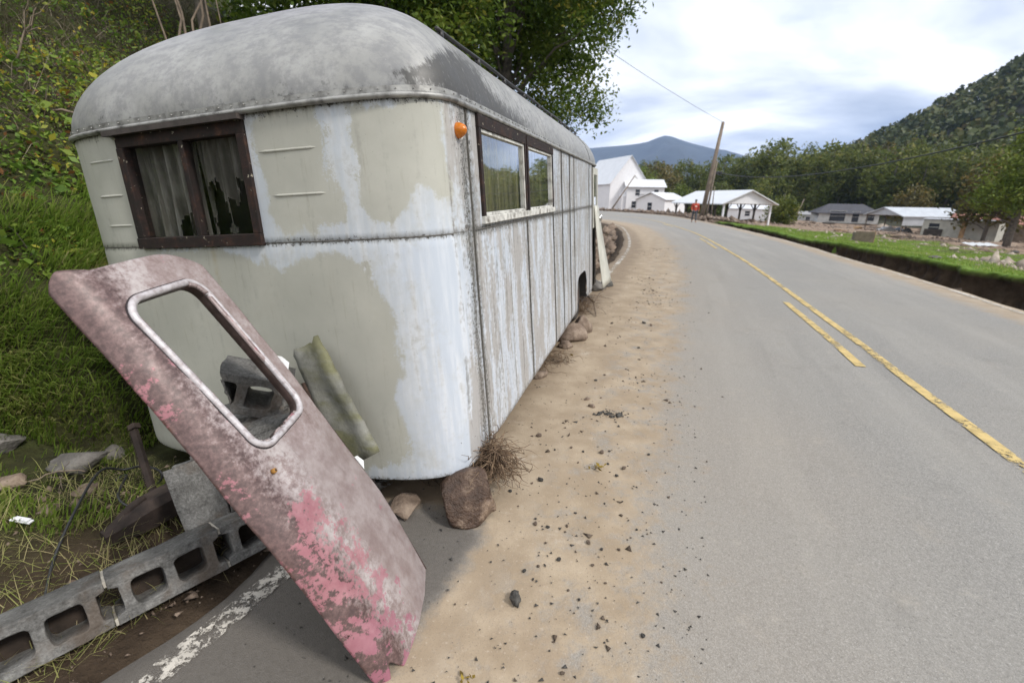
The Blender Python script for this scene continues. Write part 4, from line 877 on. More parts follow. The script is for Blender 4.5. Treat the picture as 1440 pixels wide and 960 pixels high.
# ------------------------------------------------------------------ rocks
def rockmat(name, dark, mid, light, sc=7, wet=0.):
    m = Mt(name, .9 - wet, 0, .4); f = m.noise(sc, 8, None, .7); m.col(m.ramp(f, [(.3, dark), (.5, mid), (.7, light)])); m.bump(m.ma('ADD', f, m.ma('MULTIPLY', m.noise(sc * 8, 4), .4)), .9, .03 if wet else .018); return m.m
M['rock_grey'] = rockmat('grey_stone', (.05, .046, .042), (.11, .10, .09), (.21, .195, .175), 5); M['rock_brown'] = rockmat('brown_stone', (.085, .058, .042), (.19, .14, .105), (.33, .26, .20)); M['rock_wet'] = rockmat('muddy_wet_rock', (.022, .013, .009), (.085, .052, .036), (.34, .25, .18), 6, .45); M['clod'] = rockmat('dark_clod', (.035, .033, .03), (.08, .075, .068), (.16, .15, .135), 25)
def rock_mesh(name, seed, size, angular=.5, sub=3):
    bm = bmesh.new(); bmesh.ops.create_icosphere(bm, subdivisions=sub, radius=1); rnd = random.Random(seed)
    planes = [(Vector((rnd.uniform(-1, 1), rnd.uniform(-1, 1), rnd.uniform(-1, 1))).normalized(), rnd.uniform(.48, .85)) for _ in range(13)]
    for v in bm.verts:
        p = v.co.copy()
        for n_, h in planes:
            q = p.dot(n_)
            if q > h: p -= n_ * (q - h) * angular * 1.6 if angular < .6 else n_ * (q - h)
        p *= 1 + (.16 if angular < .6 else .05) * mnoise.noise(p * 1.7 + Vector((seed, 0, 0))) + .07 * mnoise.noise(p * 4.5 + Vector((0, seed, 0))) + .03 * mnoise.noise(p * 11)
        v.co = Vector((p.x * size[0] / 2, p.y * size[1] / 2, p.z * size[2] / 2))
    if name == 'clod':
        for v in bm.verts: v.co *= 1 + .30 * mnoise.noise(v.co / max(size) * 7 + Vector((seed, 0, 0))) + .22 * mnoise.noise(v.co / max(size) * 17)
    me = bpy.data.meshes.new(name); bm.to_mesh(me); bm.free(); me.polygons.foreach_set('use_smooth', np.ones(len(me.polygons), bool)); return me
def rock(label, px, size, mat, seed, rz=0., sink=.3, ang=.5, P=None, tilt=0., name='rock', group=None, cat='rock'):
    p = GT(*px) if P is None else np.array(P, float)
    o = link(name, rock_mesh(name, seed, size, ang, 4 if ang >= .6 else 3), mat); o.location = (p[0], p[1], p[2] + size[2] * (.5 - sink)); o.rotation_euler = (tilt, tilt * .5, rz); return tag(o, label, cat, group)
rock('large muddy wet boulder wedged under the trailer front corner', (664, 716), (.42, .36, .36), M['rock_wet'], 3, .5, .30, 1.0, tilt=.35)
rock('flat rounded brown stone slab under the trailer front edge', (572, 716), (.20, .26, .09), M['rock_brown'], 5, .1, .2, .6)
rock('flat grey slab of rock set in the grassy bank beside a round cobble', (112, 658), (.34, .20, .17), M['rock_grey'], 8, .3, .25, 9)
rock('round grey cobble on the bank beside the flat slab', (160, 646), (.15, .13, .16), M['rock_grey'], 9, 0, .25, .3)
rock('tan elongated stone in the soil left of the slab', (12, 684), (.24, .14, .11), M['rock_brown'], 12, .3, .25, .5)
rock('dark angular rock half buried at the foot of the long grass', (4, 632), (.24, .18, .16), M['rock_grey'], 14, .7, .3, 9)
rock('small tan pebble lying above a brown one in bare soil', (61, 705), (.075, .06, .05), M['rock_brown'], 15, 0, .3)
rock('small brown egg shaped stone in bare soil', (70, 720), (.10, .08, .06), M['rock_brown'], 16, .4, .3)
rock('pointed tan stone in dry grass below the slab', (118, 694), (.15, .10, .09), M['rock_brown'], 18, .6, .35, .5)
rock('big rounded brown boulder beside the trailer skirt', (802, 478), (.42, .32, .30), M['rock_brown'], 21, .3, .25, .4)
rock('pinkish boulder touching the bigger brown one by the trailer', (818, 466), (.34, .28, .30), M['rock_brown'], 22, .9, .25, .4)
rock('small round stone in front of the brown boulder by the trailer', (796, 489), (.20, .16, .13), M['rock_brown'], 23, .2, .3, .3)
rock('tan stone tucked under the trailer skirt amid roots', (757, 530), (.20, .16, .12), M['rock_brown'], 24, .2, .3, .4)
rock('dark grey boulder at the foot of the loose door skin', (838, 408), (.45, .32, .30), M['rock_grey'], 26, .2, .25, .6)
rock('black lump of debris on the sand by the loose door skin', (853, 402), (.40, .26, .24), M['clod'], 27, .5, .25, .5)
rock('lumpy dark clod alone on the sand in front of the boulder', (724, 845), (.055, .085, .06), M['clod'], 31, .2, .2, .4, name='clod', cat='clod')
rock('pale pebble pair mate on the sand near a black clump', (832, 572), (.075, .06, .05), M['rock_brown'], 33, 0, .3)
rock('tan pebble just behind the pale pebble on the sand', (826, 562), (.07, .055, .045), M['rock_brown'], 34, .6, .3)

def scatter_bits(P, size, seed, flat=.6):
    """tiny tetra-like chips"""
    rg = np.random.default_rng(seed); n = len(P); base = np.array([[1, 0, 0], [-.6, .8, 0], [-.5, -.8, 0], [.1, .1, 1.], [.1, .05, -.6]]); F_ = np.array([[0, 1, 3], [1, 2, 3], [2, 0, 3], [1, 0, 4], [2, 1, 4], [0, 2, 4]])
    a = rg.uniform(0, 6.28, n); c, s = np.cos(a), np.sin(a); b = base[None] * (1 + .4 * rg.normal(size=(n, 5, 1))); x = b[..., 0] * c[:, None] - b[..., 1] * s[:, None]; y = b[..., 0] * s[:, None] + b[..., 1] * c[:, None]
    V = np.stack([x, y, b[..., 2] * flat], -1) * size[:, None, None] + P[:, None]; return V.reshape(-1, 3), (F_[None] + 5 * np.arange(n)[:, None, None]).reshape(-1, 3)
pc = GT(858, 583); q_ = RNG.normal(size=(130, 3)) * [.065, .035, .006]; q_[:, 2] = np.abs(q_[:, 2]) + .002
tag(link('clod', mesh_np('clod', *scatter_bits(q_, RNG.gamma(2, .005, 130), 4)), M['clod'], loc=tuple(pc)), 'black crumbled clump of soil on the sand', 'clod')
SP = [(758, 614, 10), (780, 633, 4), (803, 630, 5), (820, 636, 5), (846, 637, 9), (760, 677, 11), (748, 681, 5), (718, 691, 7), (729, 712, 4), (753, 730, 5), (753, 738, 8), (770, 742, 7), (797, 741, 6), (809, 722, 5), (827, 764, 9), (846, 774, 6), (870, 775, 6), (786, 788, 9), (757, 798, 6), (737, 803, 7), (799, 832, 5), (814, 844, 6), (833, 796, 6), (852, 795, 6), (851, 821, 5), (904, 897, 9), (791, 950, 9), (867, 670, 7), (877, 660, 8), (855, 653, 5), (813, 651, 4), (905, 455, 7), (915, 458, 6), (898, 490, 5), (850, 528, 5), (838, 536, 6), (880, 520, 4), (912, 640, 5), (940, 700, 5), (895, 745, 5), (930, 820, 4), (690, 790, 4), (640, 850, 4), (850, 905, 4), (905, 575, 4), (870, 600, 5), (778, 905, 4), (745, 870, 4), (845, 560, 4)]
pm = [rock_mesh('stone', 50 + k, (1, .8, .62), .5, 2) for k in range(6)]
for k, (x, y, s) in enumerate(SP):
    p = GT(x, y); sz = s * np.dot(p - CAM, FWD) / F_PX; o = link('stone', pm[k % 6]); o.data = pm[k % 6]
    o.location = (p[0], p[1], sz * .22); o.scale = (sz,) * 3; o.rotation_euler = (0, 0, k * 1.7)
    tag(o, 'small stone scattered on the sandy road edge beside the trailer', 'stone', 'small stones on the sand')
for k, q in enumerate(pm): q.materials.append(M['clod'] if k % 2 else M['rock_brown'])
def stuff(name, me, mat, label=None, parent=None, cat=None):
    o = link(name, me, mat, parent); o['kind'] = 'stuff'
    if label: o['label'] = label
    if cat: o['category'] = cat
    return o
n = 3200; yy = RNG.uniform(0, 1, n) ** 2.2 * 16 + .6; ss = -RNG.uniform(.15, 1.85, n)
P = np.stack([xL(yy) - ss / cosL(yy), yy, np.full(n, .003)], -1); sz = RNG.gamma(2., .0016, n) + .001
n2g = 2200; yy = RNG.uniform(.6, 5, n2g); ss = RNG.uniform(.15, 1.6, n2g); PV = np.stack([xL(yy) - ss / cosL(yy), yy, np.zeros(n2g)], -1); PV[:, 2] = np.where(ss < .3, .0, hgt(PV[:, 0], PV[:, 1])); stuff('verge_chips', mesh_np('verge_chips', *scatter_bits(PV, RNG.gamma(2., .004, n2g), 12)), M['rock_brown'], 'stone chips and crumbs on the muddy verge', cat='chips')
M['crumb'] = rockmat('brown_crumbs', (.05, .038, .028), (.11, .082, .06), (.21, .16, .12), 20); n3 = 1700; yy = RNG.uniform(.9, 17, n3); ss = 1.15 + .32 * RNG.normal(size=n3); kk = RNG.random(n3) < np.clip(1.6 * fbm(yy, ss * 2, .9, 3, 44) + .08, .03, 1); yy, ss = yy[kk], ss[kk]; PD = np.stack([xL(yy) + ss / cosL(yy), yy, np.full(len(yy), .004)], -1); stuff('sand_crumbs', mesh_np('sand_crumbs', *scatter_bits(PD, RNG.gamma(1.6, .0042, len(yy)) + .002, 22)), M['crumb'], 'dark crumbs of soil strewn in patches over the sand', cat='crumbs')
stuff('grit', mesh_np('grit', *scatter_bits(P, sz, 2)), M['clod'], 'fine dark grit scattered over the sand', cat='grit')

# ------------------------------------------------------------------ roots, sticks and leaves caught along the trailer
M['straw'] = Mt('dry_roots', .9); m = M['straw']; m.col(m.ramp(m.noise(30, 4), [(.3, (.045, .028, .018)), (.5, (.14, .09, .055)), (.7, (.30, .21, .13))])); M['straw'] = m.m
M['wood'] = simple('bare_grey_wood', (.17, .13, .095), .85, 0, .4, 10)
def root_clump(label, P, rad, n, seed, hang=.5, name='root_clump'):
    rg = np.random.default_rng(seed); mb = MB()
    for k in range(n):
        a, r = rg.uniform(0, 6.28), rad * rg.uniform(.0, .8); p = np.array([r * math.cos(a), r * math.sin(a) * .7, rg.uniform(0, rad * .9)]); d = rg.normal(size=3); d[2] = d[2] * .5 + .2; d /= np.linalg.norm(d); pts = [p]
        for q in range(5): d = d + rg.normal(size=3) * .35; d[2] -= hang * .35; d /= np.linalg.norm(d); p = p + d * rad * .24; p = np.array([p[0], p[1], max(p[2], .004)]); pts.append(p)
        w = rg.uniform(.0012, .0035); mb.tube(pts, [w, w, w * .9, w * .8, w * .6, w * .3], 4, caps=False)
    return tag(mb.build(name, M['straw'], None, True, loc=tuple(P)), label, 'roots')
rp_ = GT(688, 700); root_clump('tangle of brown roots and straw heaped on the wet boulder', (rp_[0] + .0, rp_[1] + .08, .13), .18, 460, 3, .75)
p = GT(787, 510); root_clump('small tuft of pale dry roots lying on the sand by the trailer', (p[0], p[1], 0), .16, 60, 5, .8)
p = GT(824, 440); root_clump('dark mass of roots and twigs stuffed in the wheel arch', (p[0] - .18, p[1], .0), .32, 240, 6, .3)
p = GT(775, 520); root_clump('thin roots hanging under the trailer skirt beside the tan stone', (p[0] - .12, p[1], .0), .2, 70, 8, .6)
p = GT(660, 700); root_clump('sparse straw under the trailer front edge', (p[0] - .3, p[1] + .25, .0), .2, 80, 9, .6)
def stick(label, pxs, zs, r, name='stick'):
    pts = [GT(*q) + [0, 0, z] for q, z in zip(pxs, zs)]; o = MB(); o.tube(pts, [r, r * .9, r * .7, r * .45][:len(pts)], 6); return o
b = stick('', [(822, 420), (834, 436), (842, 425), (852, 421)], [.10, .12, .15, .22], .016); b.tube([GT(834, 436) + [0, 0, .12], GT(838, 446) + [0, 0, .02]], [.012, .008], 6)
tag(b.build('branch', M['wood'], None, True), 'crooked bare branch lying on the sand by the wheel arch', 'branch')
M['leafy'] = foliage('yellow_brown_leaf', [(.10, .07, .02), (.22, .15, .03), (.38, .27, .04)])
def leaf_pile(label, px, r, n, seed):
    rg = np.random.default_rng(seed); V = []; F_ = []; T = []
    for k in range(n):
        c = rg.normal(size=3) * [r * .6, r * .6, r * .2] + [0, 0, r * .35]; a = rg.normal(size=3); a /= np.linalg.norm(a); b = np.cross(a, rg.normal(size=3)); b /= np.linalg.norm(b); s = r * rg.uniform(.3, .6); i = len(V)
        V += [c - a * s, c + b * s * .5, c + a * s, c - b * s * .5]; F_.append((i, i + 1, i + 2, i + 3)); T += [rg.random()] * 4
    V = np.array(V); V[:, 2] = np.maximum(V[:, 2], .002); me = mesh_np('dead_leaf', V, F_); attr(me, 'tint', T); o = link('dead_leaf', me, M['leafy'], loc=tuple(GT(*px) + [0, 0, .003])); return tag(o, label, 'leaf')
leaf_pile('curled yellow brown leaf clump on the sand', (838, 660), .05, 10, 1); leaf_pile('single bright yellow leaf by the root tuft', (803, 500), .05, 3, 2); leaf_pile('pale curled dead leaf at the road near the van door foot', (655, 957), .03, 7, 4)

# ------------------------------------------------------------------ grass, weeds and brush on the bank
def blades(P, L_, W_, lean, seed, droop=.5):
    """grass blades: P (n,3) roots, L_ lengths, W_ widths, lean (n,2) horizontal lean vector"""
    rg = np.random.default_rng(seed); n = len(P); a = rg.uniform(0, 6.28, n); side = np.stack([np.cos(a), np.sin(a), np.zeros(n)], -1)
    h = np.stack([lean[:, 0], lean[:, 1], np.ones(n)], -1); h /= np.linalg.norm(h, axis=1)[:, None]
    dn = np.stack([lean[:, 0], lean[:, 1], -droop * np.ones(n)], -1)
    q1 = P + h * (L_ * .5)[:, None]; q2 = q1 + (h * .55 + dn * .35) * (L_ * .5)[:, None]
    w = (W_ / 2)[:, None] * side
    V = np.stack([P - w, P + w, q1 - w * .8, q1 + w * .8, q2], 1); F_ = np.array([[0, 1, 3], [0, 3, 2], [2, 3, 4]])
    return V.reshape(-1, 3), (F_[None] + 5 * np.arange(n)[:, None, None]).reshape(-1, 3)
def leaves(P, size, seed, up=.4, asp=.55):
    rg = np.random.default_rng(seed); n = len(P); nr = rg.normal(size=(n, 3)); nr[:, 2] = np.abs(nr[:, 2]) + up; nr /= np.linalg.norm(nr, axis=1)[:, None]
    a = np.cross(nr, rg.normal(size=(n, 3))); a /= np.linalg.norm(a, axis=1)[:, None] + 1e-9; b = np.cross(nr, a); s = size[:, None]
    V = np.stack([P - a * s, P + b * s * asp - a * s * .1 + nr * s * .12, P + a * s, P - b * s * asp - a * s * .1 + nr * s * .12], 1)
    return V.reshape(-1, 3), np.arange(4 * n).reshape(n, 4)
def bank_pts(n, smin, smax, y0, y1, seed, pw=1.4, under=False):
    rg = np.random.default_rng(seed); y = y0 + (y1 - y0) * rg.uniform(0, 1, n) ** pw; s = smin + (smax - smin) * rg.uniform(0, 1, n) ** 1.15
    x = xL(y) - s / cosL(y); lu = (x + .2379) * .28212 + (y - 2.0963) * .95929; lv = (x + .2379) * -.9569 + (y - 2.0963) * .28233
    ok = ~((lu > -.15) & (lu < 6.4) & (lv > -.1) & (lv < 2.5)); x, y, s = x[ok], y[ok], s[ok]; return np.stack([x, y, hgt(x, y)], -1), s
M['grass'] = foliage('verge_grass', [(.07, .11, .018), (.15, .235, .034), (.24, .34, .055), (.37, .37, .13), (.46, .38, .21)], .45)
M['weed'] = foliage('ground_cover_leaves', [(.04, .075, .014), (.085, .155, .022), (.15, .245, .036), (.23, .30, .05), (.48, .38, .045), (.24, .11, .04)], .4)
M['brush'] = foliage('brown_brush', [(.035, .026, .018), (.085, .06, .04), (.15, .115, .08), (.25, .21, .155)], .0)
bl = []
def add_blades(P, L_, W_, ln, seed, tint): V, F_ = blades(P, L_, W_, ln, seed); bl.append((V, F_, np.repeat(tint, 5)))
P, s = bank_pts(230000, 1.0, 6.2, -.2, 10, 3, 1.9)
cl = fbm(P[:, 0], P[:, 1], 2.2, 3, 50); den = smst(.65, 1.35, s + .35 * cl) * smst(1.9, 1.1, P[:, 2] + .3 * cl) * np.clip(.42 + .9 * cl + .65 * smst(1.8, 2.5, s), .04, 1)
k = RNG.random(len(P)) < den; P, s, cl = P[k], s[k], cl[k]; n = len(P); lng = smst(1.8, 2.7, s)
a = vnoise(P[:, 0], P[:, 1], 1.1, 61) * 1.2; lean = np.stack([.75 + .3 * np.cos(a) + .3 * RNG.normal(size=n), -.55 + .5 * np.sin(a) + .3 * RNG.normal(size=n)], -1) * (.5 + .7 * lng)[:, None]
add_blades(P, (.10 + .27 * lng) * RNG.uniform(.6, 1.35, n), RNG.uniform(.005, .011, n), lean, 5, np.clip(.45 + .2 * cl + .18 * RNG.normal(size=n), 0, 1))
P, s = bank_pts(14000, .32, 1.7, -.2, 6, 13, 1.2); n = len(P)
add_blades(P, RNG.uniform(.05, .22, n), RNG.uniform(.002, .004, n), RNG.normal(size=(n, 2)) * .9, 6, np.clip(.8 + .15 * RNG.normal(size=n), 0, 1))
V = np.vstack([b[0] for b in bl]); o_ = np.cumsum([0] + [len(b[0]) for b in bl[:-1]]); F_ = np.vstack([b[1] + k for b, k in zip(bl, o_)]); me = mesh_np('bank_grass', V, F_); attr(me, 'tint', np.concatenate([b[2] for b in bl])); stuff('bank_grass', me, M['grass'], 'long green grass covering the foot of the bank', cat='grass')
P, s = bank_pts(400000, 1.9, 12, .0, 12, 23, 1.35)
cl = fbm(P[:, 0], P[:, 1], 1.3, 3, 70); z = P[:, 2] + .35 * cl; den = smst(.75, 1.5, z) * (1 - .78 * smst(1.5, 2.6, z)) * np.clip(.7 + .8 * cl, .15, 1); k = RNG.random(len(P)) < den; P, z, cl = P[k], z[k], cl[k]; n = len(P)
P = P + np.stack([RNG.normal(size=n) * .02, RNG.normal(size=n) * .02, RNG.gamma(2, .028, n) * (1 + .9 * smst(1.6, 3, z))], -1)
V, F_ = leaves(P, (.010 + RNG.gamma(2, .007, n)) * (1 + .25 * smst(3, 9, np.linalg.norm(P, axis=1))), 8); me = mesh_np('ground_cover', V, F_)
t = np.clip(.40 + .18 * cl + .13 * RNG.normal(size=n), 0, .72); yl = RNG.random(n) < .015 + .10 * (vnoise(P[:, 0], P[:, 1], 1.6, 81) > .45) * smst(1.5, 2.6, z); t[yl] = .8; br_ = RNG.random(n) < .05; t[br_] = 1.0
attr(me, 'tint', np.repeat(t, 4)); stuff('ground_cover', me, M['weed'], 'leafy green ground cover with yellow leaves on the bank', cat='weeds')
P, s = bank_pts(80000, 2.2, 14, .0, 14, 33, 1.2); z = P[:, 2] + .4 * fbm(P[:, 0], P[:, 1], 1.1, 3, 90); k = RNG.random(len(P)) < .08 + .92 * smst(1.5, 2.5, z); P = P[k]; n = len(P)
V, F_ = blades(P, RNG.gamma(3, .12, n), RNG.uniform(.003, .008, n), RNG.normal(size=(n, 2)) * 1.1, 9, .6); me = mesh_np('dry_brush', V, F_); attr(me, 'tint', np.repeat(np.clip(RNG.random(n) ** 1.5, 0, 1), 5)); stuff('dry_brush', me, M['brush'], 'brown dry stems and twigs tangled on the upper bank', cat='brush')

# ------------------------------------------------------------------ trees
M['bark'] = simple('grey_bark', (.10, .085, .07), .95, 0, .45, 9, .8)
M['treeleaf'] = foliage('tree_leaves', [(.02, .038, .007), (.05, .09, .013), (.095, .15, .02), (.15, .195, .03), (.26, .22, .04)], .42)
def crown(blobs, nclus, per, sig, size, seed, flat=.7, avoid=None):
    """leaf clumps spread through lumpy ellipsoids; blobs = [(centre, radii)]"""
    rg = np.random.default_rng(seed); w = np.array([r[0] * r[1] * r[2] for _, r in blobs]) ** .75; pick = rg.choice(len(blobs), nclus, p=w / w.sum()); C_ = np.array([b[0] for b in blobs])[pick]; R_ = np.array([b[1] for b in blobs])[pick]
    d = rg.normal(size=(nclus, 3)); d /= np.linalg.norm(d, axis=1)[:, None]; cen = C_ + d * R_ * (rg.uniform(.25, 1, nclus) ** .55)[:, None]
    if avoid is not None: cen = cen[~avoid(cen)]; nclus = len(cen)
    P = np.repeat(cen, per, 0) + rg.normal(size=(nclus * per, 3)) * sig * [1, 1, flat]; V, F_ = leaves(P, rg.uniform(.6, 1.3, len(P)) * size, seed + 1, .35, .5)
    t = np.clip(np.repeat(rg.normal(.48, .15, nclus), per) + rg.normal(0, .10, len(P)), 0, 1); return V, F_, np.repeat(t, 4), cen
def limb_mesh(mb, a, b, r0, r1, seed, n=7, wob=.06):
    rg = np.random.default_rng(seed); a, b = np.array(a, float), np.array(b, float); L_ = np.linalg.norm(b - a)
    pts = [a + (b - a) * t + rg.normal(size=3) * wob * L_ * (0 < t < 1) * .5 + np.array([0, 0, .12 * L_ * math.sin(t * math.pi) * .5]) for t in np.linspace(0, 1, n)]; mb.tube(pts, list(np.linspace(r0, r1, n)), 8)
def tree(name, label, base, h, r0, blobs, nclus, per, sig, size, seed, mat=None, lean=(0, 0), group=None, nl=12, cat='tree', avoid=None):
    t = thing(name, label, cat, loc=base, group=group); top = np.array([lean[0], lean[1], h]); mb = MB()
    pts = [top * k + np.array([.12 * math.sin(k * 5 + seed) * h * .04, .1 * math.cos(k * 4 + seed) * h * .04, 0]) for k in np.linspace(-.03, 1, 12)]; mb.tube(pts, list(r0 * (1 - .8 * np.linspace(0, 1, 12) ** 1.1)), 10)
    V, F_, ti, cen = crown(blobs, nclus, per, sig, size, seed, avoid=avoid)
    rg = np.random.default_rng(seed + 5)
    for k in rg.choice(len(cen), min(nl, len(cen)), replace=False):
        c = cen[k]; q = np.clip((c[2] / h) * .62, .15, .9); limb_mesh(mb, top * q, c, r0 * .38 * (1 - .6 * q), r0 * .05, seed + int(k))
    mb.build('trunk', M['bark'], t, True); me = mesh_np('crown', V, F_); attr(me, 'tint', ti); link('crown', me, mat or M['treeleaf'], t); return t
def on_bank(x, y): return np.array([x, y, hz(x, y)])
tree('bank_tree', 'tall broadleaf tree on the bank behind the trailer with a straight grey trunk', on_bank(-.3, 15.2), 11.5, .20,
     [((-.1, 0, 7.2), (2.9, 3.0, 3.6)), ((1.9, -.6, 5.9), (1.45, 1.8, 2.2)), ((-2.2, -.5, 6.0), (2.0, 2.0, 2.4)), ((1.75, -.5, 3.3), (1.15, 1.3, 1.2)), ((.6, 0, 9.6), (2.6, 2.4, 2.6)), ((2.0, -.4, 8.2), (1.3, 1.5, 2.0))], 1250, 76, .25, .062, 11, nl=26, avoid=lambda c: (np.abs(c[:, 0] + .02 * c[:, 2]) < .55) & (c[:, 1] < .2) & (c[:, 2] < 8.5))
tree('bank_tree', 'dark leafy tree with yellowing leaves on the bank above the trailer roof', on_bank(-3.2, 13.0), 9.5, .13, [((0, 0, 5.2), (2.5, 2.2, 3.4)), ((1.4, -.4, 3.0), (1.6, 1.5, 1.5)), ((-1.6, -.5, 3.2), (1.8, 1.6, 1.8))], 420, 44, .27, .08, 21, nl=16)
tree('bank_tree', 'dense shaded tree farther along the bank behind the trailer', on_bank(-1.2, 19.5), 12.5, .2, [((0, 0, 7.5), (3.8, 3.0, 4.6)), ((2.2, -.6, 5.0), (2.2, 2, 2.6)), ((-2.6, -.5, 5.2), (2.4, 2, 2.6))], 520, 44, .33, .11, 31, nl=16)
tree('bank_tree', 'slender dark tree high on the bank left of the trailer roof crest', on_bank(-6.2, 10.5), 8.5, .10, [((0, 0, 5.0), (2.2, 2.2, 2.8)), ((.8, -.8, 2.6), (1.5, 1.2, 1.3))], 260, 40, .25, .07, 41, nl=14)
tree('bank_tree', 'broad dark tree on the upper bank behind the front of the trailer roof', on_bank(-4.6, 15.5), 10.5, .14, [((0, 0, 5.0), (3.0, 2.4, 4.2)), ((-2.0, -.6, 3.2), (2.2, 1.8, 2.4)), ((2.0, -.4, 3.4), (2.0, 1.8, 2.4))], 520, 50, .28, .075, 51, nl=16)
for k, (x, y, lb) in enumerate(((-7.0, 6.6, 'bare multi stemmed sapling rising from the brush at the top of the bank'), (-5.4, 8.6, 'thin pale sapling stems behind the front of the trailer roof'))):
    t = thing('sapling', lb, 'sapling', loc=on_bank(x, y)); rg = np.random.default_rng(60 + k); mb = MB()
    for q in range(7): a, l = rg.uniform(0, 6.28), rg.uniform(.25, .9); limb_mesh(mb, (.1 * math.cos(a), .1 * math.sin(a), -.1), (l * math.cos(a), l * math.sin(a), rg.uniform(2.2, 3.8)), rg.uniform(.014, .028), .005, 70 + q + 10 * k, 7, .05)
    mb.build('trunk', M['wood'], t, True); V, F_, ti, _ = crown([((0, 0, 3.0), (.9, .9, 1.0))], 40, 14, .16, .045, 75 + k); me = mesh_np('crown', V, F_); attr(me, 'tint', np.clip(ti + .3, 0, 1)); link('crown', me, M['treeleaf'], t)
for k, (px, lb) in enumerate((((25, 95), 'pale forked dead branch leaning on the weeds high on the bank'), ((75, 165), 'grey fallen branch lying along the leafy bank'), ((45, 690), 'pale dry twig lying on bare soil beside the pebbles'))):
    p = GT(*px); mb = MB(); rg = np.random.default_rng(90 + k); L_ = (.8, .9, .32)[k]; d = np.array([(.35, .2, .8), (.8, .3, -.15), (.9, .1, .15)][k]); limb_mesh(mb, p + [0, 0, .06], p + d * L_ + [0, 0, .06], (.014, .016, .005)[k], .003, 91 + k)
    for q in range(4): a = p + d * L_ * rg.uniform(.3, .8) + [0, 0, .06]; limb_mesh(mb, a, a + (d + rg.normal(size=3) * .6) * L_ * .3, .005 if k < 2 else .002, .001, 95 + q, 5)
    tag(mb.build('fallen_branch', M['wood'], None, True), lb, 'branch')

# ------------------------------------------------------------------ far side: field, wood, hill, mountain
def field_pts(n, d0, d1, y0, y1, seed):
    rg = np.random.default_rng(seed); y = rg.uniform(y0, y1, n); d = rg.uniform(d0, d1, n); x = xR(y) + d / cosR(y); return np.stack([x, y, hgt(x, y)], -1), d
P, d = field_pts(110000, .9, 16, 5, 42, 3); nzz = fbm(P[:, 0], P[:, 1], .45, 4, 21)
wob_ = (.22 * fbm(P[:, 0], P[:, 1], .9, 3, 8) + .1 * vnoise(P[:, 0], P[:, 1], 4, 9)) * (1 - .5 * smst(10, 25, P[:, 1]))
tf_ = smst(.02, .14, d - (2.7 - 1.6 * smst(7, 24, P[:, 1])) - wob_) * smst(15.5, 11.5, d + 2.2 * nzz) * smst(44, 36, P[:, 1] + 3 * nzz) * (1 - .92 * np.exp(-((d - 5.6 - 1.2 * nzz) / .75) ** 2) * smst(17, 13, P[:, 1])) * (1 - .8 * smst(.25, .7, fbm(P[:, 0], P[:, 1], .3, 4, 33)) * smst(3.2, 5, d)); k = RNG.random(len(P)) < tf_; P = P[k]; n = len(P)
V, F_ = blades(P, RNG.uniform(.05, .15, n), RNG.uniform(.012, .025, n), RNG.normal(size=(n, 2)) * .6, 4); me = mesh_np('field_grass', V, F_); attr(me, 'tint', np.repeat(np.clip(.42 + .15 * RNG.normal(size=n) + .15 * fbm(P[:, 0], P[:, 1], .6, 3, 7), 0, 1), 5)); stuff('field_grass', me, M['grass'], 'short bright green grass of the flooded field', cat='grass')
# rubble left by the flood: along the road bend, the pale strip in the field and the mud beyond
def rubble(name, P, sz, mat, label, seed): stuff(name, mesh_np(name, *scatter_bits(P, sz, seed, .7)), mat, label, cat='rubble')
M['rubmix'] = rockmat('mixed_rubble', (.05, .038, .03), (.17, .125, .095), (.36, .30, .25), 1.2)
M['pale_rub'] = rockmat('pale_rubble', (.13, .10, .08), (.30, .25, .20), (.50, .44, .37), 2)
P, d = field_pts(1500, 4.4, 7.6, 5, 17, 8); P2, d2 = field_pts(500, 3, 15, 6, 40, 18); P = np.vstack([P, P2]); rubble('field_rubble', P, RNG.gamma(1.6, .05, len(P)), M['pale_rub'], 'strip of pale stones across the green field', 1)
P, d = field_pts(2600, .5, 4.5, 38, 75, 9); P[:, 2] += .22 * np.exp(-((d - 1.8) / 1.0) ** 2); rubble('roadside_rubble', P, RNG.gamma(1.6, .075, len(P)), M['rubmix'], 'ridge of muddy rubble beside the road bend', 2)
P, d = field_pts(9000, 13, 75, 8, 90, 10); rubble('mud_rubble', P, RNG.gamma(1.5, .065, len(P)), M['rubmix'], 'scattered flood debris over the bare mud', 3)
P, d = field_pts(700, .45, .95, 5, 30, 14); rubble('gully_clods', P, RNG.gamma(2, .05, len(P)), M['clod'], 'dark clods in the washed out gully', 4)
M['soilroot'] = simple('dark_soil', (.03, .02, .014), .95, 0, .5, 8)
# stony ditch left of the road beyond the trailer
yy = RNG.uniform(10, 30, 420); ss = RNG.uniform(.55, 1.6, 420); P = np.stack([xL(yy) - ss / cosL(yy), yy, np.zeros(420)], -1); P[:, 2] = hgt(P[:, 0], P[:, 1]); rubble('ditch_stones', P, RNG.gamma(2.5, .06, 420), M['rock_brown'], 'flat stones lining the ditch beyond the trailer', 5)

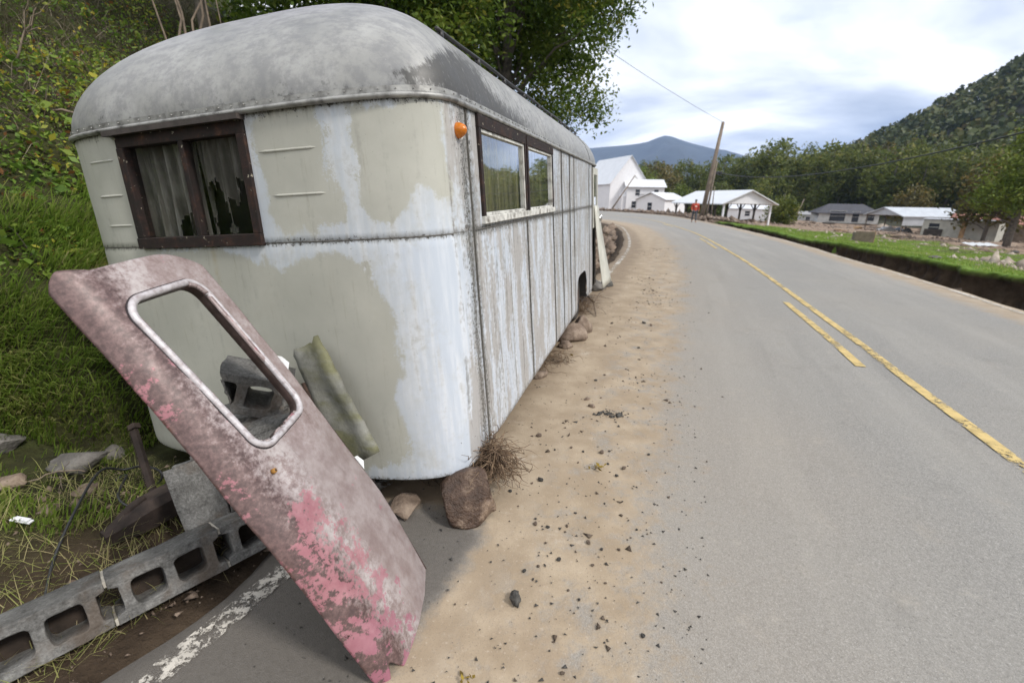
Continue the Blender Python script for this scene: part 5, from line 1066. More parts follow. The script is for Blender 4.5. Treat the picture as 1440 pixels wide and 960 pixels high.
# wooded valley edge
M['farleaf'] = foliage('far_leaves', [(.04, .052, .013), (.075, .10, .02), (.125, .152, .028), (.19, .20, .04), (.28, .22, .055)], .4)
M['farleaf_brown'] = foliage('far_leaves_autumn', [(.035, .036, .014), (.07, .066, .02), (.12, .105, .028), (.18, .14, .036), (.25, .16, .045)], .2)
M['farleaf_lime'] = foliage('far_leaves_lime', [(.04, .06, .012), (.085, .125, .018), (.14, .19, .025), (.19, .23, .035), (.24, .24, .04)], .3)
M['farbark'] = simple('far_bark', (.13, .115, .10), .95, 0, .3, 3)
protos = []
for k, (h, bl_) in enumerate((
        (15, [((0, 0, 9.5), (3.0, 3.0, 5.2)), ((1.4, 0, 6), (2.2, 2, 2.6)), ((-1.5, 0, 7), (2.2, 2, 2.8))]),
        (17, [((0, 0, 11.5), (2.6, 2.6, 5.2)), ((.8, 0, 7.5), (2.0, 2, 2.6)), ((-1.2, .3, 9), (2, 2, 3))]),
        (11, [((0, 0, 6.2), (3.6, 3.4, 4.0)), ((2, 0, 4.0), (2.4, 2, 2.4)), ((-2, 0, 4.0), (2.4, 2, 2.4))]),
        (7, [((0, 0, 3.2), (3.0, 2.8, 2.6)), ((1.6, 0, 2.0), (2, 1.8, 1.8)), ((-1.6, 0, 1.8), (2, 1.8, 1.6))]))):
    mb = MB(); mb.tube([(0, 0, -.8), (.1, 0, h * .3), (-.1, .1, h * .6), (0, 0, h * .93)], [.24, .19, .12, .03], 6); rg = np.random.default_rng(200 + k)
    V, F_, ti, cen = crown(bl_, 210, 17, .55, .30, 210 + k)
    for q in range(9): c = cen[rg.integers(len(cen))]; limb_mesh(mb, (0, 0, c[2] * .6), c, .07, .02, 220 + q, 5)
    tm_ = mb.build('trunk', M['farbark'], None, True); tme = tm_.data; bpy.data.objects.remove(tm_); cme = mesh_np('crown', V, F_); attr(cme, 'tint', ti); protos.append((tme, cme))
def far_tree(kind, x, y, sc, rz, label, mat, group='trees along the valley edge', squash=1.):
    t = thing('valley_tree', label, 'tree', loc=(x, y, hz(x, y) - .2), group=group, rz=rz); t.scale = (sc, sc, sc * squash); tr = link('trunk', protos[kind][0], None, t); cr_ = link('crown', protos[kind][1], None, t)
    if not cr_.data.materials: cr_.data.materials.append(M['farleaf'])
    cr_.material_slots[0].link = 'OBJECT'; cr_.material_slots[0].material = mat; return t
rg = np.random.default_rng(77)
def polar(px, dist):
    r = ray(px, 285); q = r[:2] / np.linalg.norm(r[:2]); return q * dist
LBL = {'farleaf': ('tall green tree in the wood along the valley edge', 'trees along the valley edge'), 'farleaf_brown': ('browning autumn tree in the wood along the valley edge', 'browning trees along the valley edge'), 'farleaf_lime': ('light yellow green tree in the wood along the valley edge', 'light green trees along the valley edge')}
TOPS = [(885, 243, 150), (900, 232, 160), (918, 226, 165), (930, 236, 150), (948, 232, 170), (962, 225, 160), (980, 238, 150), (996, 226, 165), (1012, 222, 170), (1030, 230, 150), (1042, 216, 160), (1058, 222, 170), (1068, 205, 150), (1082, 200, 155), (1096, 212, 165), (1112, 222, 150), (1128, 208, 160), (1140, 214, 145), (1160, 204, 150), (1178, 212, 140), (1195, 202, 150), (1212, 214, 140), (1230, 200, 145), (1250, 210, 135), (1268, 200, 145), (1290, 212, 130), (1308, 206, 140), (1330, 214, 130), (1350, 206, 140), (1372, 216, 128), (1392, 208, 135), (1412, 222, 120), (1432, 214, 130), (1455, 205, 125), (1490, 200, 120), (1540, 205, 115), (1600, 200, 112), (1680, 200, 110)]
for k, (px, py, dist) in enumerate(TOPS):
    x, y = polar(px, dist); dep = np.dot(np.array([x, y, 0]) - CAM, FWD); zt = AT(px, py - 7, dep)[2]; h = zt - hz(x, y); kind = (0, 1, 0, 2, 1)[k % 5]; ph = (15.2, 17.2, 15.2, 10.8, 17.2)[k % 5]
    mk = 'farleaf_brown' if k in (3, 22, 30) else 'farleaf'
    far_tree(kind, x, y, h / ph, rg.uniform(0, 6.28), LBL[mk][0], M[mk], LBL[mk][1])
for k in range(42):                                                              # second, lower rank in front closes the edge down to the ground
    px = 872 + k * 17 + rg.uniform(-6, 6); x, y = polar(px, 136 + (8 if px > 1080 else 0) - .03 * max(0, px - 1250) + rg.uniform(-5, 5)); mk = ('farleaf', 'farleaf_lime', 'farleaf_lime', 'farleaf', 'farleaf')[int(rg.integers(5))] if k > 5 else ('farleaf_lime' if k % 2 else 'farleaf')
    far_tree(int(rg.integers(2, 4)), x, y, rg.uniform(.8, 1.15), rg.uniform(0, 6.28), LBL[mk][0].replace('tall green', 'bushy green').replace('tree in the wood', 'low tree in front of the wood'), M[mk], LBL[mk][1] + ', front rank', 1.1)
for px, py, dist, kind, sc, mk, lb in ((1102, 312, 70, 3, .62, 'farleaf', 'round grey green bush standing beside the open pavilion'), (1398, 332, 66, 2, .8, 'farleaf_brown', 'orange tinted tree behind the white mobile home'), (1180, 312, 150, 3, 1.0, 'farleaf_lime', 'bright round tree behind the dark roofed house'), (1283, 312, 104, 2, .72, 'farleaf_brown', 'yellowing tree behind the metal carport'), (893, 290, 128, 2, 1.25, 'farleaf_lime', 'bright green tree behind the white two storey house'), (918, 290, 140, 2, 1.45, 'farleaf_brown', 'dark rusty green tree rising behind the white houses')):
    x, y = polar(px, dist)
    t = far_tree(kind, x, y, sc, px * .7, lb, M[mk]); del t['group']

q = polar(1436, 50); tree('field_tree', 'large spreading green tree standing beside the red roofed shed', (q[0], q[1], hz(*q)), 9, .24, [((.8, 0, 5.2), (2.9, 2.9, 2.7)), ((-1.5, 0, 3.6), (1.7, 1.7, 1.5)), ((2.4, 0, 4.0), (2.2, 2, 2.0)), ((.2, 0, 7.4), (1.5, 1.5, 1.3))], 360, 34, .36, .13, 301, M['farleaf_lime'], nl=16)
HC = polar(720 + 640 * math.tan(math.radians(60)) / .953, 430)
def hill_h(x, y): return 122 * np.exp(-((x - HC[0]) ** 2 + (y - HC[1]) ** 2) / 157 ** 2) + 78 * np.exp(-(((x - 560) / 260) ** 2 + ((y + 60) / 260) ** 2)) - 6
hx, hy = np.meshgrid(np.linspace(40, 900, 110), np.linspace(-320, 640, 110)); hv = np.stack([hx, hy, hill_h(hx, hy) + 3 * fbm(hx, hy, .02, 3, 4)], -1).reshape(-1, 3)
struct(link('hill', mesh_np('hill', hv, grid_faces(110, 110), True), simple('forest_floor', (.03, .03, .015), .95, 0, .4, .05)))
n = 13000; X_ = rg.uniform(60, 760, n); Y_ = rg.uniform(-200, 520, n); Hh = hill_h(X_, Y_); k = (Hh > -1) & (np.hypot(X_, Y_) > 165); X_, Y_, Hh = X_[k], Y_[k], Hh[k]; n = len(X_)
per = 34; cr_ = rg.uniform(3.2, 5.6, n); d = rg.normal(size=(n, per, 3)); d /= np.linalg.norm(d, axis=2)[..., None]; d[..., 2] = np.abs(d[..., 2]) * 1.1 - .15
P = np.stack([X_, Y_, Hh + 5.5], -1)[:, None] + d * (cr_[:, None, None] * np.array([1, 1, 1.35])) * rg.uniform(.75, 1.05, (n, per, 1)); V, F_ = leaves(P.reshape(-1, 3), rg.uniform(.8, 1.5, n * per), 5, .3, .75)
me = mesh_np('hill_forest', V, F_); attr(me, 'tint', np.repeat(np.clip(np.repeat(rg.normal(.42, .13, n), per) + rg.normal(0, .08, n * per), 0, 1), 4)); 
M['hillleaf'] = foliage('hill_leaves', [(.025, .036, .012), (.045, .062, .018), (.08, .095, .022), (.13, .115, .03), (.20, .115, .04)], .2); stuff('hill_forest', me, M['hillleaf'], 'dense autumn forest covering the steep hill', cat='forest')
# blue mountain far up the valley
mpx = [(700, 216), (800, 212), (845, 209), (880, 206), (903, 202), (925, 194), (945, 199), (965, 205), (1000, 213), (1050, 224), (1110, 238), (1250, 250), (1450, 262)]
D_M = 3400.; ridge = []
for px, py in mpx:
    q = polar(px, D_M); dep = np.dot(np.array([q[0], q[1], 0]) - CAM, FWD); ridge.append((q[0], q[1], AT(px, py, dep)[2]))
ridge = catmull(np.array(ridge), 40.); rows = []
for t in np.linspace(-1, 1, 41):
    out = ridge[:, :2] / np.linalg.norm(ridge[:, :2], axis=1)[:, None]; r2 = ridge.copy(); r2[:, :2] += out * t * 1100; spur = .16 * (1 - abs(t)) * abs(t) * 4 * fbm(ridge[:, 0] * 1., ridge[:, 1] + t * 300, .006, 4, 3)
    r2[:, 2] = ridge[:, 2] * np.clip((1 - abs(t) ** 1.25) + spur * (abs(t) > .02), 0, 1.0) - 8 * (abs(t) > .98); rows.append(r2)
rows = np.array(rows); struct(link('mountain', mesh_np('mountain', rows.reshape(-1, 3), grid_faces(41, len(ridge)), True), simple('far_forest', (.03, .042, .05), .95, 0, .35, .012, .0)))

# ------------------------------------------------------------------ buildings, poles, wreckage
M['bwhite'] = simple('white_siding', (.74, .74, .76), .7, 0, .05, 2, .05); M['roofwhite'] = simple('white_metal_roof', (.70, .71, .73), .4, .2, .06, 1, .05); M['bglass'] = Mt('dark_window', .15).col((.03, .035, .045)).m
M['roofdark'] = simple('dark_shingles', (.055, .055, .065), .8, 0, .25, 2); M['timber'] = simple('weathered_timber', (.16, .125, .095), .85, 0, .35, 3); M['darkwood'] = simple('dark_timber', (.05, .04, .033), .85, 0, .4, 3); M['newwood'] = simple('raw_lumber', (.42, .26, .13), .8, 0, .3, 4); M['redroof'] = simple('faded_red_roof', (.30, .13, .10), .7, 0, .3, 2)
def gable(name, label, c, rz, w, l, eave, peak, z0, wallmat, roofmat, wins=(), over=.3, th=.10, cat='house', wall=True, hip=0.0):
    """gable house: ridge along local y, gable ends at y=+-l/2; base at z0"""
    t = thing(name, label, cat, loc=(c[0], c[1], z0), rz=rz)
    if wall:
        mb = MB(); a, b = w / 2, l / 2; mb.add([(-a, -b, 0), (a, -b, 0), (a, b, 0), (-a, b, 0), (-a, -b, eave), (a, -b, eave), (a, b, eave), (-a, b, eave), (0, -b + hip, peak - th), (0, b - hip, peak - th)], [(0, 1, 5, 8, 4), (2, 3, 7, 9, 6), (1, 2, 6, 5), (3, 0, 4, 7), (4, 8, 9, 7), (5, 6, 9, 8)]); mb.build('wall', wallmat, t)
    a, b = w / 2 + over, l / 2 + over; sl = (peak - eave) / (w / 2); e = eave - sl * over; mb = MB()
    for s in (-1, 1): mb.add([(s * a, -b, e), (0, -b + hip, peak), (0, b - hip, peak), (s * a, b, e), (s * a, -b, e + th), (0, -b + hip, peak + th), (0, b - hip, peak + th), (s * a, b, e + th)], [(0, 1, 2, 3), (4, 5, 6, 7), (0, 4, 7, 3), (0, 1, 5, 4), (3, 2, 6, 7), (1, 2, 6, 5)])
    if hip:
        for s in (-1, 1): mb.add([(-a, s * b, e + th), (a, s * b, e + th), (0, s * (b - hip), peak + th), (-a, s * b, e), (a, s * b, e), (0, s * (b - hip), peak)], [(0, 1, 2), (3, 4, 5), (0, 1, 4, 3)])
    mb.build('roof', roofmat, t)
    for (face, u, z, ww, hh) in wins:
        o = MB(); g = MB(); ef = .04
        def fp(du, dz, out):
            if face == 'f': return (u + du, -l / 2 - out, z + dz)
            if face == 'r': return (w / 2 + out, u + du, z + dz)
            if face == 'l': return (-w / 2 - out, u + du, z + dz)
            return (u + du, l / 2 + out, z + dz)
        for (d0, d1, z0_, z1_) in ((-ww / 2 - .08, -ww / 2, -hh / 2 - .08, hh / 2 + .08), (ww / 2, ww / 2 + .08, -hh / 2 - .08, hh / 2 + .08), (-ww / 2, ww / 2, hh / 2, hh / 2 + .08), (-ww / 2, ww / 2, -hh / 2 - .08, -hh / 2), (-ww / 2, ww / 2, -.03, .03)):
            o.add([fp(d0, z0_, 0), fp(d1, z0_, 0), fp(d1, z1_, 0), fp(d0, z1_, 0), fp(d0, z0_, ef), fp(d1, z0_, ef), fp(d1, z1_, ef), fp(d0, z1_, ef)], [(0, 1, 2, 3), (4, 5, 6, 7), (0, 1, 5, 4), (1, 2, 6, 5), (2, 3, 7, 6), (3, 0, 4, 7)])
        fr = o.build('window', wallmat, t); g.add([fp(-ww / 2, -hh / 2, .015), fp(ww / 2, -hh / 2, .015), fp(ww / 2, hh / 2, .015), fp(-ww / 2, hh / 2, .015)], [(0, 1, 2, 3)]); g.build('pane', M['bglass'], fr)
    return t
def facing(px):
    r = ray(px, 285); return -math.atan2(r[0], r[1])                     # rz that turns local -y towards the camera
def dep_xy(px, dist): return polar(px, dist)
q = dep_xy(859, 112); ch = gable('church', 'tall white gabled church with a small pointed porch at the road bend', q, facing(859) + .45, 8.6, 16, 5.6, 11.0, -.6, M['bwhite'], M['roofwhite'], [('f', .2, 2.4, .8, 1.5), ('f', 2.7, 2.4, .8, 1.5), ('r', -4, 2.4, .8, 1.5), ('r', 0, 2.4, .8, 1.5)], .3)
MB().add([(-2.2, -9.6, 0), (.9, -9.6, 0), (.9, -8, 0), (-2.2, -8, 0), (-2.2, -9.6, 3.0), (.9, -9.6, 3.0), (.9, -8, 3.0), (-2.2, -8, 3.0), (-.65, -8.3, 5.2)], [(0, 1, 5, 4), (1, 2, 6, 5), (3, 0, 4, 7), (4, 5, 8), (5, 6, 8), (6, 7, 8), (7, 4, 8)]).build('porch', M['bwhite'], ch)
q = dep_xy(902, 106); h2 = gable('two_storey_house', 'white two storey house with white roof and a broken dark balcony', q, facing(902) + .2 + math.pi / 2, 6.2, 7.6, 4.9, 6.3, -.6, M['bwhite'], M['roofwhite'], [('l', -2.2, 3.7, .9, 1.2), ('l', 1.6, 3.7, .9, 1.2), ('l', 2.2, 1.3, .9, 1.3)], .4)
mb = MB().box((-4.9, -2.2, 2.3), (-3.1, 1.6, 2.45))
for y in np.linspace(-2.2, 1.6, 14): mb.box((-4.9, y - .03, 2.45), (-4.84, y + .03, 3.3))
mb.box((-4.92, -2.2, 3.25), (-4.82, 1.6, 3.35))
for y in (-2.1, -.3, 1.5): mb.box((-4.9, y - .07, 0), (-4.76, y + .07, 2.3))
mb.build('balcony', M['darkwood'], h2)
q = dep_xy(930, 84); gable('low_outbuilding', 'low white gabled outbuilding between the two storey house and the open pavilion', q, facing(930) - .5, 5.0, 7.0, 2.5, 3.5, -.7, M['bwhite'], M['roofwhite'], [('f', -.1, 1.35, .8, 1.2), ('l', -1.5, 1.35, .8, 1.1)], .3)
# open pavilion by the road
g0, g1 = G(1017, 307, -.6), G(1083, 309, -.9); g0 = np.array([20.9, 47.6]); g1 = np.array([26.3, 48.3]); ce = (g0 + g1) / 2; gd = (g1 - g0) / np.linalg.norm(g1 - g0); rz = math.atan2(gd[1], gd[0]); wv = np.array([-gd[1], gd[0]])
PL = 10.5; ce2 = ce + wv * PL / 2; pz = -1.05
pav = gable('open_pavilion', 'open sided white roofed pavilion with a closed white gable on slim posts', ce2, rz, 5.4, PL, 2.55, 3.75, pz, M['bwhite'], M['roofwhite'], (), .35, wall=False, cat='pavilion')
MB().add([(-2.7, -PL / 2 + .05, 2.5), (2.7, -PL / 2 + .05, 2.5), (0, -PL / 2 + .05, 3.75), (-2.7, -PL / 2 - .03, 2.5), (2.7, -PL / 2 - .03, 2.5), (0, -PL / 2 - .03, 3.75)], [(0, 1, 2), (3, 4, 5), (0, 1, 4, 3), (1, 2, 5, 4), (2, 0, 3, 5)]).build('gable_end', M['bwhite'], pav)
for x in (-2.55, 2.55):
    for y in np.linspace(-PL / 2 + .15, PL / 2 - .15, 5):
        MB().box((x - .08, y - .08, -.3), (x + .08, y + .08, 2.55)).build('post', M['bwhite'] if y < -3 else M['darkwood'], pav)
        if y > -3: mb = MB(); mb.tube([(x, y, 1.75), (x, y + .8, 2.5)], .05, 5).tube([(x, y, 1.75), (x, y - .8, 2.5)], .05, 5); mb.build('brace', M['darkwood'], pav)
q = dep_xy(1058, 92); gable('white_shed', 'small white roofed shed seen through the open pavilion', q, facing(1056) + 1.3, 3.6, 6.5, 2.0, 2.8, hz(*q), M['bwhite'], M['roofwhite'], [('l', 0, 1.2, .8, .8)], .25, cat='shed')
# right hand row below the field
GWH = simple('greyed_white', (.46, .46, .45), .75, 0, .2, 1.5, .05); GRF = simple('dull_metal_roof', (.48, .50, .53), .45, .3, .12, 1, .05)
q = dep_xy(1190, 116); gable('dark_roof_house', 'low white house with a dark hipped roof beyond the mud', q, facing(1190) + math.pi / 2 + .25, 6.6, 10.0, 2.0, 3.5, hz(*q) - .1, GWH, M['roofdark'], [('l', -3.6, 1.3, 1.3, 1.5), ('l', -1.2, 1.2, 1.1, 1.9), ('l', 1.8, 1.3, 2.6, 1.9)], .5, hip=2.6)
q = dep_xy(1141, 126); gable('pale_long_house', 'long pale low house left of the dark roofed house', q, facing(1141) + math.pi / 2 - .1, 5.0, 9.5, 2.3, 2.9, hz(*q), simple('pale_grey_siding', (.45, .44, .43), .7, 0, .1, 2), simple('grey_roof', (.30, .30, .31), .7, 0, .2, 2), [('l', -.6, 1.3, 1.6, 1.1), ('l', 2.6, 1.2, 1.2, 1.4)], .2)
q = dep_xy(1292, 84); z_ = hz(*q) - .2; cpt = gable('metal_carport', 'open metal carport with bright white roof and a sheet hung on its side', q, facing(1294) - .85, 6.4, 8.6, 2.5, 3.5, z_, GWH, GRF, (), .25, wall=False, cat='carport')
for x in (-3.1, 3.1):
    for y in np.linspace(-4.1, 4.1, 4): MB().box((x - .05, y - .05, -.4), (x + .05, y + .05, 2.6)).build('post', M['timber'], cpt)
MB().box((3.16, -4.2, 1.35), (3.22, 4.2, 2.55)).build('side_sheet', GRF, cpt); MB().add([(-3.1, -4.25, 2.6), (3.1, -4.25, 2.6), (0, -4.25, 3.55)], [(0, 1, 2)]).build('gable_end', GRF, cpt)
for k, (dx, dy, sx_, mt, lb) in enumerate(((-1.2, -2.4, 1.3, 'roofwhite', 'crumpled pale sheet heaped at the open carport mouth'), (.9, -1.2, 1.1, 'clod', 'dark pile of wreckage inside the open carport'), (-2.4, .5, 1.0, 'bglass', 'black wreckage lump under the hung sheet of the carport'))):
    c_, s_2 = math.cos(cpt.rotation_euler[2]), math.sin(cpt.rotation_euler[2]); x, y = q[0] + dx * c_ - dy * s_2, q[1] + dx * s_2 + dy * c_; rock(lb, None, (2.2 * sx_, 1.7, 1.3 * sx_), M[mt], 140 + k, k, .3, 1.0, P=(x, y, z_), name='wreckage', cat='wreckage')
q = dep_xy(1364, 70); t = gable('mobile_home', 'pale flat roofed mobile home shifted off its base beside the carport', q, facing(1364) + math.pi / 2 - .2, 3.2, 6.0, 2.0, 2.15, hz(*q) - .1, simple('cream_siding', (.42, .41, .36), .7, 0, .2, 2), GRF, [('l', 2.0, 1.2, .9, .8)], .12, .08); t.rotation_euler[1] = .06
MB().box((-1.8, 1.2, .1), (-1.62, 2.7, 1.0)).build('smashed_porch', M['darkwood'], t); MB().box((-1.63, -.6, .2), (-1.605, -.2, 1.9)).build('rust_streak_panel', M['newwood'], t)
q = dep_xy(1402, 74); gable('red_roof_shed', 'low shed with a faded red roof beside the mobile home', q, facing(1402) + math.pi / 2, 4.5, 6.0, 1.9, 2.7, hz(*q), M['timber'], M['redroof'], [('l', 1., 1., .7, .7)], .3, cat='shed')
# field objects: wooden box, lumber, sheet, stones
def field_at(px, py):
    p = GT(px, py, 5, 120); return p
p = field_at(1214, 341); bxo = thing('plywood_box', 'overturned weathered plywood box with raw lumber edge on the green field', 'wooden box', loc=p, rz=facing(1214) + .25)
MB().box((-.75, -.02, 0), (.75, .02, .85)).build('side_board', M['timber'], bxo); MB().box((-.75, .02, .0), (-.71, .9, .75)).build('side_board', M['timber'], bxo); MB().box((-.72, .03, .78), (.72, .9, .81)).build('top_board', simple('pale_board', (.38, .33, .26), .8, 0, .2, 4), bxo)
for y in (.0, .45, .85): MB().box((.72, y, 0), (.79, y + .07, .86)).build('lumber_post', M['newwood'], bxo)
MB().box((.73, .07, .40), (.78, .85, .47)).build('lumber_rail', M['newwood'], bxo)
bxo.scale = (.62, .62, .72)
p = field_at(1262, 335)
for k in range(6): tag(MB().box((-1.1 + .1 * k, -.07, 0), (1.1 - .06 * k, .07, .09), Matrix.Rotation(.06 * (k - 2), 4, 'Z')).build('lumber', M['newwood'] if k % 3 else M['timber'], None, loc=(p[0] + .05 * k, p[1] + .16 * (k % 3), p[2] + .02 + .095 * (k // 3))), 'orange brown lumber beam stacked beside the plywood box', 'lumber', 'lumber beside the plywood box')
p = field_at(1184, 325); tag(MB().box((-.6, -.35, .05), (.6, .35, .09), Matrix.Rotation(.15, 4, 'Y')).box((-.5, -.3, .0), (-.4, .3, .06)).build('plywood_sheet', M['newwood'], None, loc=tuple(p)), 'tan plywood scrap left of the plywood box', 'plywood')
p = field_at(1378, 347); mb = MB(); 
for k in range(9): x = -1.0 + .25 * k; mb.v += [(x, -.5, .10 + .05 * (k % 2)), (x + .1, .45, .22 + .05 * (k % 2))]
mb.f = [(2 * k, 2 * k + 2, 2 * k + 3, 2 * k + 1) for k in range(8)]; o = mb.build('roof_sheet', M['roofwhite'], None, loc=tuple(p)); o.modifiers.new('t', 'SOLIDIFY').thickness = .02; tag(o, 'crumpled corrugated white roofing sheet lying on the field', 'metal sheet')
rock('white and red bundle of rubbish alone on the field grass', (1341, 352), (.55, .35, .30), M['pale_rub'], 161, .2, .2, .6, name='rubbish_bundle', cat='rubbish'); rock('flat tan stone on the field grass near the roofing sheet', (1388, 354), (.55, .3, .12), M['rock_brown'], 162, .2, .2, .6); rock('low dark heap of turf at the end of the field grass', (1428, 356), (.8, .4, .18), M['clod'], 163, .2, .2, .6, name='turf_heap', cat='turf'); rock('flat grey lump of stones at the start of the pale rubble strip', (1316, 364), (.5, .3, .14), M['rock_grey'], 164, .1, .2, .7)
# wreckage piles beyond the road bend, seen as separate heaps
for k, (px, py, sx_, sz_, mt, lb) in enumerate(((1048, 313, 2.6, .55, 'rock_brown', 'heap of muddy timber and soil in front of the pavilion gable'), (1080, 314, 1.6, .6, 'newwood', 'splintered orange timber heap at the pavilion corner post'), (1022, 309, 1.2, .45, 'roofwhite', 'white twisted sheet under the pavilion eave'), (905, 296, 3.2, .9, 'clod', 'dark heap of wreckage below the broken balcony'), (872, 294, 3.0, .8, 'clod', 'dark wreckage heap at the foot of the leaning short pole'), (958, 302, 1.4, .35, 'roofwhite', 'pale sheet lying beside the walking person'), (1205, 322, 2.0, .5, 'newwood', 'broken orange planks piled in the mud behind the plywood box'), (1165, 314, 3.0, .5, 'clod', 'dark mud heap before the dark roofed house'), (1240, 322, 2.6, 1.1, 'pale_rub', 'white heap of household wreckage between house and carport'))):
    p = GT(px, py, 5, 120); rock(lb, None, (sx_, sx_ * .6, sz_), M[mt], 170 + k, .4 * k, .25, 1.0, P=p, name='wreckage', cat='wreckage')
# utility poles and wires
def pole(label, b, t, r0, extra=None, name='utility_pole'):
    th_ = thing(name, label, 'pole', loc=b); mb = MB().tube([np.zeros(3) - (t - b) * .03, (t - b) * .5, t - b], [r0, r0 * .85, r0 * .62], 10); mb.build('shaft', M['timber'], th_, True); return th_
def drop(px, py, dist): q = polar(px, dist); return np.array([q[0], q[1], hz(*q)])
b1 = drop(989, 0, 49.); dp = np.dot(b1 - CAM, FWD); t1 = AT(1017, 172, dp - 1.0); p1 = pole('tall leaning wooden utility pole beside the pavilion and walking person', b1, t1, .23)
a1 = AT(1008, 243, dp - .6); MB().box((-.05, -.12, -.16), (.5, .12, .12)).build('equipment_box', M['blackrub'], p1, bevel=.02, loc=tuple(a1 - b1))
b2 = drop(995, 0, 50.); pole('thinner pale stub pole strapped close to the tall leaning pole', b2, AT(1009, 226, np.dot(b2 - CAM, FWD)), .10)
b3 = drop(858, 0, 98.); p3 = pole('short wooden pole leaning steeply in front of the church', b3, AT(893, 247, np.dot(b3 - CAM, FWD)), .16); c3 = AT(893, 248, np.dot(b3 - CAM, FWD)) - b3; MB().tube([c3, c3 + [.55, 0, -.5]], .05, 6).build('crossarm', M['timber'], p3)
b4 = drop(1120, 0, 84.); pole('thin broken pole leaning by the round bush', b4, AT(1131, 280, np.dot(b4 - CAM, FWD)), .09)
b5 = drop(1003, 0, 50.5); pole('slim dark guy post behind the tall leaning pole', b5, AT(1005, 262, np.dot(b5 - CAM, FWD)), .06)
def wire(label, A, B, sag, r, name='power_line'):
    pts = [A + (B - A) * t - np.array([0, 0, sag * 4 * t * (1 - t)]) for t in np.linspace(0, 1, 40)]; tag(MB().tube(pts, r, 6).build(name, M['blackrub'], None, True), label, 'cable')
wire('thick black cable strung from the leaning pole out over the field', a1 + [.3, 0, 0], AT(1520, 166, 13.), .9, .032); wire('thin power line running from the pole top up past the tree', t1, AT(700, -40, 22.), .3, .014); wire('grey cable lying along the washed out gully edge', GT(1195, 361) + [0, 0, .05], GT(1475, 400, 5) + [0, 0, .10], .05, .022, 'fallen_cable')
# ------------------------------------------------------------------ the walking person
pp = G(975, 313); ps = thing('person', 'person in a red jacket and dark cap walking along the road edge', 'person', loc=pp, rz=facing(975) + .25)
def skin(name, verts, edges, radii, mat, parent, sub=2):
    me = bpy.data.meshes.new(name); me.from_pydata(verts, edges, []); o = link(name, me, mat, parent); md = o.modifiers.new('s', 'SKIN'); md.use_smooth_shade = True
    for v, r in zip(me.skin_vertices[0].data, radii): v.radius = (r, r * .85) if isinstance(r, (int, float)) else r
    me.skin_vertices[0].data[0].use_root = True; o.modifiers.new('d', 'SUBSURF').levels = sub; o.modifiers[-1].render_levels = sub; return o
M['skin'] = simple('skin', (.42, .25, .18), .6, 0, .1); M['redcloth'] = simple('red_jacket', (.42, .06, .035), .85, 0, .2, 8); M['trouser'] = simple('grey_trousers', (.07, .075, .085), .9, 0, .2, 8)
bv = [(0, 0, .95), (0, 0, 1.18), (0, -.01, 1.40), (0, -.01, 1.50), (0, -.02, 1.60), (0, -.03, 1.68),
      (.10, 0, .90), (.11, -.10, .50), (.11, -.16, .08), (.11, -.28, .04), (-.10, 0, .90), (-.11, .04, .50), (-.11, .16, .12), (-.11, .06, .05),
      (.20, 0, 1.42), (.27, .04, 1.15), (.26, -.06, .92), (.26, -.10, .82), (-.20, 0, 1.42), (-.27, -.02, 1.15), (-.26, -.16, .95), (-.26, -.20, .86)]
be = [(0, 1), (1, 2), (2, 3), (3, 4), (4, 5), (0, 6), (6, 7), (7, 8), (8, 9), (0, 10), (10, 11), (11, 12), (12, 13), (2, 14), (14, 15), (15, 16), (16, 17), (2, 18), (18, 19), (19, 20), (20, 21)]
skin('body', bv, be, [.15, .14, .15, .065, .095, .085, .10, .07, .05, .045, .10, .07, .05, .045, .07, .05, .036, .035, .07, .05, .036, .035], M['skin'], ps)
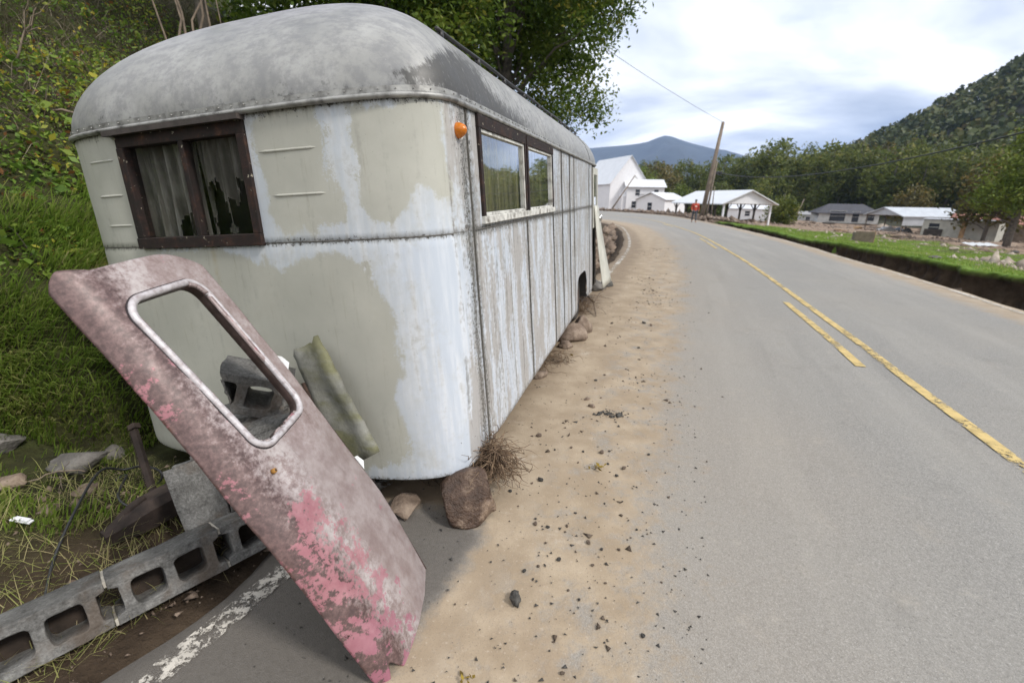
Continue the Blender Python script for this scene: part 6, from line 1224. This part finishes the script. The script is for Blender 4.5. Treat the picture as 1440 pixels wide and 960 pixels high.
skin('jacket', [(0, 0, .84), (0, 0, .95), (0, 0, 1.18), (0, -.01, 1.40), (0, -.01, 1.48), (.21, 0, 1.42), (.28, .04, 1.15), (.265, -.06, .93), (-.21, 0, 1.42), (-.28, -.02, 1.15), (-.265, -.16, .96)], [(0, 1), (1, 2), (2, 3), (3, 4), (3, 5), (5, 6), (6, 7), (3, 8), (8, 9), (9, 10)], [.19, .19, .18, .19, .085, .095, .07, .055, .095, .07, .055], M['redcloth'], ps)
skin('trousers', [(0, 0, .96), (.10, 0, .88), (.11, -.10, .50), (.11, -.16, .12), (-.10, 0, .88), (-.11, .04, .50), (-.11, .16, .15)], [(0, 1), (1, 2), (2, 3), (0, 4), (4, 5), (5, 6)], [.165, .12, .09, .07, .12, .09, .07], M['trouser'], ps)
skin('shoe', [(.11, -.15, .05), (.11, -.27, .045)], [(0, 1)], [.055, .05], M['blackrub'], ps, 1); skin('shoe', [(-.11, .18, .07), (-.11, .06, .05)], [(0, 1)], [.055, .05], M['blackrub'], ps, 1)
cp_ = MB(); cp_.add(*[lathe([(.001, .115), (.06, .105), (.095, .06), (.105, .0)], 16)[k] for k in (0, 1)]); cp_.v = [(x, z, y) for x, y, z in cp_.v]; cp_.box((-.07, -.20, .0), (.07, -.08, .012)); cp_.build('cap', M['blackrub'], ps, True, loc=(0, -.03, 1.67))
MB().box((-.07, -.20, 1.20), (.07, -.165, 1.30)).build('chest_badge', simple('pale_print', (.7, .6, .5), .8), ps, bevel=.01)

# ------------------------------------------------------------------ haze
m = bpy.data.materials.new('valley_haze'); m.use_nodes = True; nt_ = m.node_tree; nt_.nodes.clear(); vo = nt_.nodes.new('ShaderNodeVolumePrincipled'); vo.inputs['Color'].default_value = (.50, .67, 1.0, 1); vo.inputs['Density'].default_value = .00014; vo.inputs['Anisotropy'].default_value = .2
nt_.links.new(vo.outputs[0], nt_.nodes.new('ShaderNodeOutputMaterial').inputs['Volume'])
o = MB().box((-5300, -80, -12), (5300, 4800, 620)).build('haze', m); o['kind'] = 'stuff'
